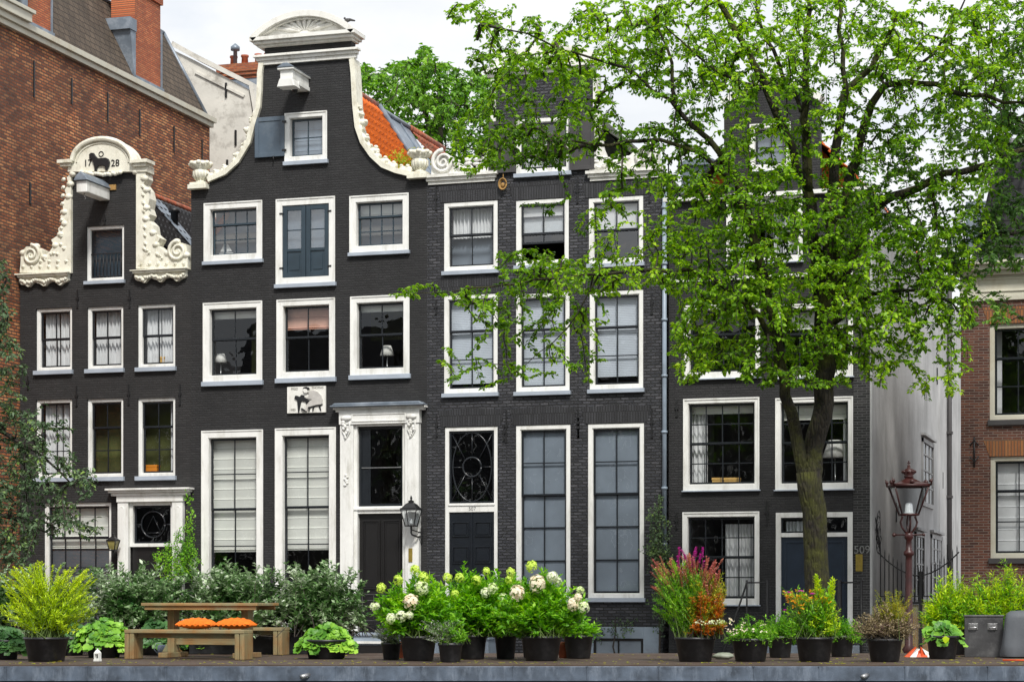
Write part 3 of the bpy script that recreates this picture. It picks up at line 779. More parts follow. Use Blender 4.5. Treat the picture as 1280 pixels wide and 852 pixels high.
# top pediment, frieze cornice
m = MB(); xa, xb = fx(318), fx(449); zb = zz(384, 53); zt = zz(384, 17); n = 26; xc = (xa+xb)/2
half = (xb-xa)/2
sag = zt-zb-.16; Rr = (half*half+sag*sag)/(2*sag)
def arc(s, shrink=0, hl=half): 
    x = -hl+2*hl*s; return (xc+x, zb+.16+(math.sqrt(max(0, Rr*Rr-x*x))-(Rr-sag))-shrink)
m.slab([(xa+.04, zb+.1)]+[(xb-.04, zb+.1)]+[arc(1-i/n, .04, half-.05) for i in range(n+1)], [], YF-.10, YF+.4)
ar = [arc(i/n) for i in range(n+1)]
m2 = band(ar, .15, YF-.34, YF+.45, -1); m.add(m2.v, m2.f)
m3 = band([(p[0], p[1]-.14) for p in ar[1:-1]], .06, YF-.24, YF+.3, -1); m.add(m3.v, m3.f)
m.box(xa+.0, xb-.0, YF-.34, YF+.42, zb+.06, zb+.15); m.box(xa+.08, xb-.08, YF-.26, YF+.4, zb-.01, zb+.058); m.box(xa+.14, xb-.14, YF-.16, YF+.36, zb-.06, zb-.012)
for i in range(-4, 5):
    q = PI/2+i*.30; L0, L1 = .20, .62-abs(i)*.012
    ex = xc+math.cos(q)*L1*1.45; ez = zb+.24+math.sin(q)*L1*.72
    m.tube([(xc+math.cos(q)*.14, YF-.11, zb+.24+math.sin(q)*.06), ((xc+ex)/2, YF-.135, (zb+.24+ez)/2), (ex, YF-.11, ez)], [.015, .055, .05], 7)
    m.tube([(ex-.06, YF-.12, ez-.02), (ex, YF-.13, ez+.05), (ex+.06, YF-.12, ez-.02)], .025, 6)
m.build('pediment', M['whitewarm'], h2, .006)
m = MB(); xa, xb = fx(327), fx(443); zb = zz(384, 78)
cornice(m, xa, xb, [(zb, zb+.10, .08), (zb+.10, zb+.18, .13), (zb+.18, zb+.24, .20)]); m.build('neck_cornice', M['whitewarm'], h2, .006)
# urns
def urn(h, px, pyt, pyb):
    x = fx(px); z0, z1 = zz(px, pyb), zz(px, pyt); s = (z1-z0)
    m = MB(); m.box(x-.26, x+.26, YF-.2, YF+.3, z0-.02, z0+s*.12); m.box(x-.22, x+.22, YF-.16, YF+.26, z0+s*.12, z0+s*.2)
    prof = [(.17, .2), (.12, .26), (.11, .32), (.18, .42), (.21, .52), (.20, .62), (.17, .68), (.25, .74), (.28, .82), (.27, .92), (.15, .97), (.02, 1.0)]
    m.lathe([(r, z*s) for r, z in prof], (x, YF+.05, z0), 18)
    for i in range(14):
        q = 2*PI*i/14; m.ball((x+.25*math.cos(q), YF+.05+.25*math.sin(q), z0+s*(.84+.04*(i % 2))), (.075, .075, .06), 7, 5)
        m.tube([(x+.12*math.cos(q), YF+.05+.12*math.sin(q), z0+s*.3), (x+.20*math.cos(q), YF+.05+.20*math.sin(q), z0+s*.45), (x+.2*math.cos(q), YF+.05+.2*math.sin(q), z0+s*.62)], .02, 5)
    m.build('stone_urn', M['cream'], h)
urn(h2, 250, 200, 236); urn(h2, 524, 186, 223)
# hoist beam
hx, hz = F(373, 106); hx += .12
m = MB(); m.box(hx-.17, hx+.17, YF-1.05, YF-.002, hz-.10, hz+.12)
m.slab([(hx-.24, hz-.30), (hx+.24, hz-.30), (hx+.17, hz-.10), (hx-.17, hz-.10)], [], YF-1.1, YF-.72)
m.box(hx-.2, hx+.2, YF-.72, YF-.002, hz-.2, hz-.1)
m.box(hx-.22, hx+.22, YF-1.12, YF-.002, hz+.12, hz+.17); m.build('hoist_beam', M['white'], h2, .01)
MB().slab([(hx-.24, hz+.172), (hx+.24, hz+.172), (hx+.06, hz+.28), (hx-.06, hz+.28)], [], YF-1.14, YF-.002).build('hoist_cover', M['lead'], h2, .01)
MB().ball((hx, YF-.5, hz-.25), (.08, .08, .1)).build('pulley_block', M['iron'], h2)
# open attic shutter
x0, x1, z0, z1 = simplerect((320, 357, 147, 197))
m = MB(); m.box(x0, x1, YF-.07, YF-.03, z0, z1); m.ring(x0, x1, z0, z1, .11, YF-.09, YF-.072)
s_ = m.build('shutter', M['blue'], h2, .006)
m = MB(); [m.box(x1-.06, x1+.05, YF-.1, YF-.06, z-.025, z+.025) for z in (z0+.15, z1-.15)]; m.tube([(x1-.3, YF-.08, z0+.02), (x1-.3, YF-.1, z0-.1)], .015, 5); m.build('hinge', M['iron'], s_)
# door surround
a0, a1 = fx(427), fx(527); zt = zz(476, 531); zc = zz(476, 513)
m = MB()
i0, i1 = fx(447), fx(506)
m.box(a0+.02, i0-.06, YF-.16, YF+.02, .55, zt+.02); m.box(i1+.06, a1-.02, YF-.16, YF+.02, .55, zt+.02)
m.box(a0+.10, i0-.14, YF-.18, YF-.162, .9, zt-.35); m.box(i1+.14, a1-.10, YF-.18, YF-.162, .9, zt-.35)
m.ring(i0-.06, i1+.06, .6, zt+.06, .09, YF-.09, YF+.14, wb=0)
m.box(a0, a1, YF-.19, YF+.02, zt+.022, zc-.02)
m.ring(a0+.35, a1-.35, zt+.08, zc-.08, .03, YF-.21, YF-.192)
zd = zz(476, 637); m.box(i0, i1, YF-.07, YF+.12, zd-.09, zd+.09); m.box(i0-.1, i1+.1, YF-.12, YF+.02, zd+.0, zd+.06)
cornice(m, a0, a1, [(zc-.018, zc+.04, .14), (zc+.04, zc+.09, .20)])
for x in (a0+.2, a1-.2):
    m.ball((x, YF-.21, zt+.18), (.15, .05, .07)); 
    for k in range(8): m.ball((x+random.uniform(-.10, .10)*(1-k*.1), YF-.21, zt+.08-k*.055), (.055-.004*k, .035, .045), 7, 5)
    m.tube([(x-.09, YF-.19, zt+.1), (x-.1, YF-.19, zt-.15), (x, YF-.19, zt-.34), (x+.1, YF-.19, zt-.15), (x+.09, YF-.19, zt+.1)], .02, 5)
x = a0+.2; zf = zz(437, 600)
for k in range(6): m.ball((x+.03*math.sin(k*2.2), YF-.19, zf+.12-k*.05), (.05, .03, .035), 7, 5)
m.build('door_surround', M['white'], h2, .006)
m = MB().box(a0-.19, a1+.16, YF-.36, YF+.01, zc+.092, zc+.13); m.slab([(a0-.16, zc+.132), (a1+.13, zc+.132), (a1+.05, zc+.19), (a0-.08, zc+.19)], [], YF-.33, YF+.01)
m.build('lead_canopy', M['lead'], h2, .02)
g = MB(); g.ring(i0+.03, i1-.03, zd+.09, zt-.03, .07, YF+.02, YF+.06); zmm = (zd+zt)/2; 
g.box(i0+.1, i0+.32, YF+.045, YF+.055, zd+.16, zt-.1)
g.box(i0+.3, i0+.34, YF+.025, YF+.05, zd+.16, zt-.1)
tr = g.build('transom_window', M['sash'], h2)
MB().box(i0+.1, i1-.1, YF+.02, YF+.045, zmm-.012, zmm+.012).build('glazing_bar', M['steel'], tr)
MB().box(i0+.05, i1-.05, YF+.064, YF+.067, zd+.1, zt-.05).build('glass_pane', M['glass'], tr)
m = MB(); zb_ = .95; m.box(i0+.02, i1-.02, YF+.05, YF+.1, zb_, zd-.09); xm = (i0+i1)/2; Hd = zd-.09-zb_
for u0, u1 in ((i0+.14, xm-.06), (xm+.06, i1-.14)):
    for f0, f1 in ((.06, .34), (.38, .94)):
        m.box(u0, u1, YF+.035, YF+.05, zb_+Hd*f0, zb_+Hd*f1); m.ring(u0-.02, u1+.02, zb_+Hd*f0-.02, zb_+Hd*f1+.02, .035, YF+.01, YF+.048); m.ring(u0+.04, u1-.04, zb_+Hd*f0+.04, zb_+Hd*f1-.04, .02, YF+.022, YF+.034)
d_ = m.build('door', M['doorblk'], h2, .005)
MB().ball((i0+.09, YF+.0, zb_+1.15), .03).build('handle', M['gold'], d_)
MB().box(xm-.05, xm+.3, YF+.015, YF+.034, zb_+.82, zb_+.90).build('letter_slot', M['steel'], d_)
MB().box(i1+.17, i1+.27, YF-.2, YF-.182, zz(513, 702), zz(513, 685)).build('bell_plate', M['gold'], h2)
# plaque
x0, x1, z0, z1 = simplerect((360, 408, 483, 516))
m = MB().box(x0, x1, YF-.06, YF-.004, z0, z1); pl = m.build('relief_plaque', M['whitewarm'], h2, .006)
def qp(zx, zy): return (x0+(zx-150)/735*(x1-x0), z1-(zy-190)/530*(z1-z0))
def rel(name, pts, mat, y0=-.085): MB().slab([qp(*p) for p in pts][::-1], [], YF+y0, YF-.055).build(name, M[mat], pl, .006)
M['relgrey'] = paint('relief_grey', (.52, .50, .47), .7, .1, 8)
rel('seated_figure', [(560, 300), (640, 270), (740, 300), (810, 380), (835, 470), (820, 560), (720, 570), (640, 590), (560, 610), (545, 690), (500, 680), (525, 570), (600, 480), (640, 460), (520, 430), (500, 400), (560, 400), (580, 350)], 'relgrey', -.1)
rel('figure_head', [(470, 240), (510, 225), (560, 240), (575, 290), (545, 325), (500, 325), (472, 290)], 'whitewarm', -.11)
rel('figure_hair', [(460, 250), (480, 210), (530, 198), (575, 215), (585, 250), (560, 285), (545, 250), (500, 232)], 'iron', -.115)
rel('relief_table', [(295, 430), (310, 370), (345, 370), (400, 395), (430, 355), (480, 365), (490, 410), (600, 490), (560, 500), (530, 560), (510, 500), (430, 480), (385, 715), (370, 715), (350, 470)], 'iron', -.09)
rel('relief_stool', [(570, 600), (830, 545), (835, 565), (790, 590), (808, 690), (795, 690), (755, 590), (680, 600), (655, 695), (640, 695), (640, 605), (590, 640), (585, 695), (560, 690)], 'iron', -.088)
rel('figure_shoe', [(420, 640), (440, 620), (500, 660), (530, 690), (480, 690)], 'iron', -.105)
M['relink'] = paint('relief_lettering', (.22, .21, .18), .8, .1, 5)
for s, zx, zy, sz in (('FRED', 295, 235, .085), ('THOMAS', 735, 225, .08), ('1985', 255, 655, .09)):
    p = qp(zx, zy); textobj('lettering', s, sz, (p[0], YF-.062, p[1]), M['relink'], pl, .004)
anchors(h2, [(545, 520, 545)][:0]+[(316, 118, 130)][:0])
# roof: orange front part, zinc hip, old red rear ridge
xr = fx(385); zr = zz(385, 81); ze = zz(534, 308); ye = YF+.3
m = MB()
pantile(m, (X1-.05, ze), (xr, zr), ye, YF+4.85, .25, .34, .06)
pantile(m, (X0+.05, ze), (xr, zr), ye, YF+4.85, .25, .34, .06)
m.slab([(X0+.2, ze-.1), (X1-.2, ze-.1), (xr, zr-.15)], [], YF+.95, YF+4.55)
m.build('roof', M['tile_orange'], h2)
m = MB(); m.tube([(xr, ye, zr+.05), (xr, YF+4.85, zr+.05)], .10, 8); m.build('ridge_tiles', M['tile_red'], h2)
m = MB(); nn = Vector((ze-zr, 0, xr-X1)).normalized()*-1; nn = nn if nn.z > 0 else -nn
top = Vector((xr, YF+4.6, zr+.10)); bot = Vector((X1-.05, YF+4.6, ze+.1))
a0 = Vector((xr, YF+.5, zr))-nn*.03; b0 = Vector((X1-.05, YF+.5, ze))-nn*.03
m.add([a0, b0, b0+Vector((0, 7.1, 0)), a0+Vector((0, 7.1, 0))], [(0, 1, 2, 3)])
for y in (5.8, 6.8): m.tube([a0+Vector((0, y-.5, .02)), b0+Vector((0, y-.5, .02))], .03, 5)
m.tube([Vector((xr, YF+4.88, zr))+nn*.1, Vector((X1-.05, YF+4.88, ze))+nn*.1], .07, 6); m.tube([a0+Vector((0, 4, .05)), a0+Vector((0, 7.1, .05))], .07, 6)
m.build('zinc_roof', M['lead'], h2, flip=False)
m = MB(); pantile(m, (X1-.05, ze), (xr, zr-.05), YF+7.7, YF+10.5, .22, .3, .03); m.tube([(xr, YF+7.6, zr), (xr, YF+10.5, zr)], .1, 8); m.build('rear_roof', M['tile_red'], h2)
_p = F(503, 205, YF+.45)
_n = 420; _P = np.array([_p[0]-fx(385), .45, _p[1]])+rng.normal(0, 1, (_n, 3))*np.array([.30, .12, .16]); _V, _Fc = small_leaf_arrays(_P, rnd(_n)+np.array([0, -.4, .3]), rnd(_n)*.5+np.array([0, -.5, 1.]), np.full(_n, .10), np.full(_n, .055))
npmesh('moss_clump', _V, _Fc, M['olivelf'], h2)['kind'] = 'stuff'
# stoop: landing, steps and white plinth
m = MB(); m.box(fx(440), fx(512), YF-1.1, YF-.16, .0, .93); m.box(fx(440)-.05, fx(512)+.05, YF-1.15, YF-.16, .932, 1.0)
for i in range(5): m.box(fx(512)+.052+.28*i, fx(512)+.052+.28*(i+1), YF-1.1, YF-.2, 0, .80-.18*i if .80-.18*i > .1 else .1)
st = m.build('stoop', M['stone'], h2, .01)
m = MB(); m.box(fx(440)+.1, fx(500), YF-1.13, YF-1.105, .15, .70); m.build('cellar_hatch', M['doorblk'], st)
m = MB(); m.box(fx(440)-.02, fx(440)+.09, YF-1.14, YF-1.105, 0, .9); m.box(fx(500)+.01, fx(500)+.12, YF-1.14, YF-1.105, 0, .9); m.box(fx(440)-.05, fx(500)+.2, YF-1.18, YF-1.11, .74, .80); m.build('hatch_frame', M['white'], st)
m = MB()
for z in (1.3, 1.8, 1.95): m.tube([(fx(430), YF-1.05, z), (fx(500), YF-1.05, z)], .014, 6)
for i in range(6):
    x = fx(430)+(fx(500)-fx(430))*i/5; m.tube([(x, YF-1.05, .9), (x, YF-1.05, 1.95)], .012, 6)
for i in range(3): spiral(m, (fx(440)+.3+i*.42, 1.15), .13, 1.5, YF-1.05, .012)
m.build('railing', M['iron'], st)
MB().box(X0+.02, fx(438), YF-.06, YF-.002, 0, .75).build('plinth', M['stone'], h2)

# ================================================================== house three
h3 = thing('gabled_house', (fx(681), YF, 0), 'blue black glazed brick house with white scroll cornices and open charcoal gable shutters', 'house', 'canal houses in the terrace')
holes = []; h3w = []
S3 = dict(fr=.10, rec=.08, sillh=.10)
blu = [('slats', .9, 'slat')]
fr_ = [('back', 'frost', .25, -.1, 1.1, -.1, 1.1)]
rows3 = [dict(r=(555, 622, 252, 343), cols=2, up=1, lo=1, meet=.48, content=[('curtain', 0, 1, 1, .5), ('back', 'frost', .4, -.1, 1.1, -.1, .6)]),
 dict(r=(645, 711, 249, 336), cols=2, up=1, lo=1, meet=.53, openlo=.42, glass='glass2', content=[('back', 'curtain', .12, 0, 1, .52, 1)]),
 dict(r=(736, 804, 246, 334), cols=2, up=1, lo=1, meet=.5, glass='glass2', content=[('back', 'curtain', .14, 0, 1, .5, 1)]),
 dict(r=(555, 622, 368, 496), cols=2, up=1, lo=2, meet=.36, content=[('slats', .93, 'slat')]),
 dict(r=(645, 712, 366, 494), cols=2, up=1, lo=2, meet=.36, content=[('slats', .96, 'slat')]),
 dict(r=(737, 804, 363, 491), cols=2, up=1, lo=2, meet=.36, content=[('slats', .9, 'slat')]),
 dict(r=(645, 713, 531, 753), cols=2, up=2, lo=3, meet=.4, content=[('film',)]),
 dict(r=(735, 805, 529, 752), cols=2, up=2, lo=3, meet=.4, content=[('film',)]),
 dict(r=(645, 713, 147, 221), cols=2, up=2, meet=1, content=[('curtain', 0, .5)], glass='glass2')]
for d in rows3:
    d = {**S3, **d}; ho, w, inn = window(h3, **d); holes.append(ho); h3w.append((w, inn))
# brick arches over openings
for d in rows3[:8]+[dict(r=(556, 622, 533, 0))]:
    m = MB(); a, b, y0, _ = d['r']; xc = (a+b)/2; X0_, X1_ = fx(a)-.08, fx(b)+.08; z = zz(xc, y0)+.012
    m.slab([(X0_, z), (X1_, z), (X1_+.09, z+.40), ((X0_+X1_)/2, z+.45), (X0_-.09, z+.40)], [], YF-.012, YF+.05); m.build('brick_arch', M['bk_arch'], h3)
a0, a1 = fx(556), fx(622); zt = zz(589, 533)
holes.append([(a0, .9), (a1, .9), (a1, zt), (a0, zt)])
X0, X1 = fx(534)+.004, fx(828)
house('h3', '', [(534, None), (534, 226), (620, 222), (620, 90), (742, 84), (742, 216), (828, 212), (828, None)], holes, M['bk_slate'], root=h3)
body(h3, X0, X1, zz(681, 228), 10, M['bk_slate'], [zz(681, 512), zz(681, 352), zz(681, 235)])
m = MB(); m.ring(a0, a1, .9, zt, .1, YF+.02, YF+.16, wb=0); zd = zz(589, 634); m.box(a0+.1, a1-.1, YF+.03, YF+.16, zd-.11, zd+.11); m.box(a0+.08, a1-.08, YF+.005, YF+.03, zd+.05, zd+.1)
fr3 = m.build('door_frame', M['white'], h3, .006)
textobj('house_number', '507', .13, ((a0+a1)/2+.02, YF+.028, zd-.03), M['steel'], fr3, .004)
u0, u1, v0, v1 = a0+.1, a1-.1, zd+.11, zt-.1; cx_, cz_ = (u0+u1)/2, (v0+v1)/2; hw, hh = (u1-u0)/2, (v1-v0)/2
g = MB(); g.ring(u0, u1, v0, v1, .05, YF+.06, YF+.1)
for sx in (1, -1):   # pointed oval
    g.tube([(cx_+sx*hw*.86*math.cos(t), YF+.08, cz_+hh*.95*math.sin(t)) for t in [PI*(i/20-.5) for i in range(21)]], .02, 6)
g.tube([(cx_+.24*math.cos(t*PI/12), YF+.08, cz_+.24*math.sin(t*PI/12)) for t in range(25)], .026, 6)
for i in range(8):
    q = i*PI/4; c_, s_ = math.cos(q), math.sin(q)
    if i % 2 == 0: e = (hw*.95*c_, hh*.95*s_)
    else: e = (hw*.88*(1 if c_ > 0 else -1), hh*.9*(1 if s_ > 0 else -1))
    g.tube([(cx_+.24*c_, YF+.08, cz_+.24*s_), (cx_+e[0], YF+.08, cz_+e[1])], .013, 6)
tr = g.build('transom_window', M['sash'], fr3)
MB().box(u0, u1, YF+.105, YF+.108, v0, v1).build('glass_pane', M['glass'], tr)
m = MB(); zb_ = .95; zu = zd-.11; m.box(u0, u1, YF+.07, YF+.12, zb_, zu); xm = (u0+u1)/2; Hd = zu-zb_
for p0, p1 in ((u0+.08, xm-.08), (xm+.08, u1-.08)):
    for f0, f1 in ((.80, .92), (.58, .72), (.08, .5)):
        m.ring(p0, p1, zb_+Hd*f0, zb_+Hd*f1, .025, YF+.04, YF+.07); m.box(p0+.06, p1-.06, YF+.05, YF+.07, zb_+Hd*f0+.05, zb_+Hd*f1-.05)
m.box(xm-.02, xm+.02, YF+.045, YF+.07, zb_, zu)
d_ = m.build('door', M['doorgrn'], h3, .004)
for x in (xm-.27, xm+.27):
    z = zb_+Hd*.45; mm = MB().tube([(x-.08, YF+.02, z-.2), (x-.08, YF+.02, z), (x-.05, YF+.02, z+.09), (x, YF+.02, z+.12), (x+.05, YF+.02, z+.09), (x+.08, YF+.02, z), (x+.08, YF+.02, z-.2)], .022, 6); mm.build('door_pull', M['lead'], d_)
# cornices and scrolls
for (pa, pb, sg) in ((535, 620, 1), (737, 828, -1)):
    xa, xb = fx(pa), fx(pb); zb = zz((pa+pb)/2, 224 if sg > 0 else 219)
    m = MB(); cornice(m, xa+.06, xb-.06, [(zb-.1, zb-.02, .05), (zb-.02, zb+.06, .1), (zb+.06, zb+.13, .16)])
    n = 16; t_ = zz((pa+pb)/2, 192 if sg > 0 else 186)
    xo, xi = (xa+.1, xb) if sg > 0 else (xb-.1, xa)
    pts = [(xo, zb+.13)]+[(xo+(xi-xo)*(i/n), zb+.17+(t_-zb-.15)*(.55+.45*math.cos((i/n*1.35-.25)*PI*1.5))) for i in range(n+1)]+[(xi, zb+.13)]
    m.slab(pts, [], YF-.03, YF+.25)
    vx = xa+.42 if sg > 0 else xb-.42
    spiral(m, (vx, zb+.45), .30, 2.1, YF-.07, .055, sg, PI/2)
    for k in range(26):
        t = random.random(); xx = xo+(xi-xo)*(.25+.7*t); m.ball((xx, YF-.04, zb+.2+random.random()*.28), (random.uniform(.05, .11), .05, random.uniform(.03, .06)), 7, 5)
    m.build('scroll_cornice', M['whitewarm'], h3)
for pa, sg in ((620, 1), (742, -1)):
    pts = [F(pa, y) for y in (215, 190, 160, 130, 100)] if sg > 0 else [F(pa, y) for y in (209, 185, 155, 125, 95)]
    wds = [.42, .22, .14, .10, .12]
    m = MB(); o = [(p[0]-sg*w, p[1]) for p, w in zip(pts, wds)]
    m.slab(pts+o[::-1], [], YF-.06, YF+.26); m.build('neck_scroll', M['whitewarm'], h3)
m = MB(); xa, xb = fx(612), fx(750); zb = zz(681, 92); cornice(m, xa, xb, [(zb, zb+.1, .06), (zb+.1, zb+.2, .16)])
n = 16; m.slab([(xa, zb+.2), (xb, zb+.2)]+[((xa+xb)/2+(xb-xa)/2*math.cos(PI*i/n), zb+.2+.5*math.sin(PI*i/n)) for i in range(1, n)], [], YF-.05, YF+.26)
m.build('pediment', M['whitewarm'], h3)
for (r, hn) in (((612, 645, 152, 217), 'l'), ((713, 744, 146, 213), 'r')):
    x0_, x1_, z0_, z1_ = simplerect(r); m = MB(); m.box(x0_, x1_, YF-.08, YF-.04, z0_, z1_)
    m.ring(x0_, x1_, z0_, z1_, .09, YF-.1, YF-.082)
    s_ = m.build('shutter', M['shutblk'], h3, .005); MB().box(x0_+.25, x0_+.29, YF-.13, YF-.1, z0_+.5, z0_+1.0).build('bolt', M['iron'], s_)
# coiled rope on hook
x, z = F(630, 231); m = MB()
for k in range(3): m.tube([(x+(.075+.014*k)*math.cos(t*PI/8), YF-.08-.02*k, z+(.11+.014*k)*math.sin(t*PI/8)) for t in range(17)], .016, 6)
m.tube([(x, YF-.08, z+.1), (x, YF-.05, z+.34)], .012, 5); m.ball((x, YF-.1, z-.02), (.05, .03, .06))
tag(m.build('rope_coil', M['rope'], None), 'tan rope coil hanging below the left charcoal shutter of the slate brick house', 'rope')
anchors(h3, [(545, 233, 262), (630, 530, 550), (723, 522, 546), (722, 225, 253), (812, 226, 252), (815, 366, 392), (546, 518, 545), (633, 512, 552), (723, 510, 546), (815, 510, 546), (545, 375, 392)])
xr = fx(681)+.4; zr = zz(690, 108); ze = zz(828, 228)
m = MB()
for e in ((X1-.05, ze), (X0+.05, ze)): pantile(m, e, (xr, zr), YF+.3, YF+10, .24, .30, .03)
m.slab([(X0+.1, ze-.05), (X1-.1, ze-.05), (xr, zr-.04)], [], YF+.95, YF+9.9)
m.build('roof', M['tile_moss'], h3)
# plinth with cellar window
x0_, x1_ = fx(722), fx(826); m = MB()
m.ring(x0_, x1_, 0, zz(774, 783), .42, YF-.07, YF-.002, wt=.28, wb=.1)
m.build('plinth', M['stone'], h3, .01)
m = MB(); m.ring(x0_+.42, x1_-.42, .1, zz(774, 783)-.28, .06, YF-.05, YF-.003); m.box((x0_+x1_)/2-.02, (x0_+x1_)/2+.02, YF-.04, YF-.004, .1, zz(774, 783)-.3)
cw = m.build('cellar_window', M['doorblk'], h3); MB().box(x0_+.45, x1_-.45, YF-.03, YF-.012, .12, zz(774, 783)-.3).build('frosted_pane', M['frost'], cw)
m = MB(); m.box(fx(552), fx(626), YF-1.0, YF-.03, 0, .85); m.box(fx(552)-.04, fx(626)+.04, YF-1.05, YF-.03, .852, .93)
for i in range(4): m.box(fx(552)-.042-.28*(i+1), fx(552)-.042-.28*i, YF-1, YF-.08, 0, .72-.18*i)
m.build('stoop', M['stone'], h3, .01)

# ================================================================== house four (509)
h4 = thing('gabled_house', (fx(965), YF, 0), 'black brick house numbered 509 with wide white windows behind the big tree', 'house', 'canal houses in the terrace')
holes = []; h4w = []
rows4 = [dict(r=(938, 988, 155, 215), fr=.09, cols=2, up=2, meet=1, glass='glass2', content=[('back', 'frost', .12, 0, 1, 0, 1)]),
 dict(r=(909, 1003, 248, 330), cols=4, up=1, lo=1, content=[('curtain', 0, .3), ('curtain', .6, 1)]),
 dict(r=(856, 950, 381, 474), cols=4, up=1, lo=2, meet=.4), dict(r=(972, 1066, 380, 473), cols=4, up=1, lo=2, meet=.4, content=[('blind', .3, 'blindw')]),
 dict(r=(855, 949, 498, 614), cols=4, up=2, lo=2, meet=.5, content=[('curtain', .0, .24), ('blind', .12, 'blindw')]),
 dict(r=(970, 1066, 497, 613), cols=4, up=2, lo=2, meet=.5, content=[('blind', .2, 'blindw'), ('curtain', .9, 1)]),
 dict(r=(854, 949, 640, 757), cols=4, up=2, lo=2, meet=.5, content=[('curtain', .52, .98, .92, .02)])]
for d in rows4:
    d = {**dict(fr=.10, flush=True, sillh=.03, bot=.14), **d}; ho, w, inn = window(h4, **d); holes.append(ho); h4w.append((w, inn))
a0, a1 = fx(970), fx(1066); zt = zz(1018, 640)
holes.append([(a0+.02, .8), (a1-.02, .8), (a1-.02, zt-.02), (a0+.02, zt-.02)])
X0, X1 = fx(836), fx(1089)
house('h4', '', [(836, None), (836, 246), (905, 244), (905, 135), (965, 100), (1025, 128), (1025, 240), (1066.5, 238), (1066.5, None)], holes, M['bk_black'], root=h4)
m = MB(); m.box(fx(1066.5)+.003, X1-.008, YF+.006, YF+.28, 0, zz(1078, 238)); m.build('corner_pier', M['bk_black_side'], h4)
body(h4, X0, X1-.01, zz(965, 244), 11, M['bk_black'], [zz(965, 627), zz(965, 486), zz(965, 360), zz(965, 250)], side_mat=M['plastergrey'])
m = MB(); m.box(X1-.03, X1+.02, YF+.0, YF+24, 0, zz(1089, 236)); m.box(X1-.03, X1+.035, YF+15.2, YF+24, 0, zz(1089, 250)); sw = m.build('rendered_side_wall', M['plastergrey'], h4)
m = MB(); m.ring(a0, a1, .8, zt, .12, YF-.035, YF+.12, wb=0); zd = zz(1018, 668); m.box(a0+.12, a1-.12, YF-.03, YF+.12, zd-.05, zd+.05)
fr4 = m.build('door_frame', M['white'], h4, .006)
MB().box(a0+.12, a1-.12, YF+.06, YF+.063, zd+.05, zt-.12).build('glass_pane', M['glass'], fr4)
sheet_curtain(a0+.2, a0+.65, zd+.05, zt-.2, YF+.2, 5).build('curtain', M['curtain'], fr4, flip=False)
m = MB(); m.ring(a0+.12, a1-.12, zd+.05, zt-.12, .04, YF+.02, YF+.055); xm = (a0+a1)/2; m.box(xm-.02, xm+.02, YF+.03, YF+.05, zd+.05, zt-.12)
m.build('sash', M['sash'], fr4)
m = MB(); m.box(a0+.12, a1-.12, YF+.03, YF+.09, .8, zd-.05)
for u0, u1 in ((a0+.2, a0+.85), (a1-.85, a1-.2)):
    m.ring(u0, u1, .95, zd-.15, .04, YF+.01, YF+.03)
d_ = m.build('door', M['doorblue'], h4, .005)
MB().box(a1-.55, a1-.3, YF-.01, YF+.009, 1.35, 1.42).build('letter_slot', M['gold'], d_)
textobj('house_number', '509', .26, (fx(1077.5), YF-.01, zz(1077, 687)), M['steel'], h4, .01)
x, z = F(1073.5, 703); MB().box(x-.07, x+.09, YF-.03, YF+.0, z-.2, z+.2).build('bell_plate', M['gold'], h4, .005)
m = MB(); cornice(m, X0, X1, [(zz(965, 246), zz(965, 241), .14)]); m.build('eaves_cornice', M['white'], h4)
m = MB(); m.box(X0, fx(1066), YF-.08, YF-.002, zz(960, 348), zz(960, 344)); m.build('string_course', M['white'], h4)
m = MB()
for s in (-1, 1):
    P = [F(965, 98), F(905 if s < 0 else 1025, 134 if s < 0 else 127)]
    b_ = band(P, .16, YF-.14, YF+.3, 1 if s > 0 else -1); m.add(b_.v, b_.f)
m.build('gable_coping', M['whitewarm'], h4)
anchors(h4, [(959, 625, 655), (846, 500, 520), (846, 640, 660)])
xr = fx(965); zr = zz(965, 118); ze = zz(1089, 242)
m = MB(); pantile(m, (X0+.05, ze), (xr, zr), YF+.3, YF+11, .24, .3, .03); m.build('roof_slope', M['tile_grey'], h4)
m = MB(); pantile(m, (X1, ze), (xr, zr), YF+.3, YF+11, .24, .3, .03)
m.slab([(X0+.1, ze-.05), (X1-.1, ze-.05), (xr, zr-.04)], [], YF+.95, YF+10.9); m.build('roof', M['tile_orange'], h4)
# blue grey dormer cheek on the left slope
m = MB(); x0_ = fx(838); m.box(x0_, x0_+.9, YF+1.2, YF+3.2, ze-.1, ze+1.15); m.slab([(x0_-.12, ze+1.152), (x0_+1.0, ze+1.152), (x0_+.8, ze+1.3), (x0_+.1, ze+1.3)], [], YF+1.1, YF+3.3); m.build('dormer', M['lead'], h4, .01)
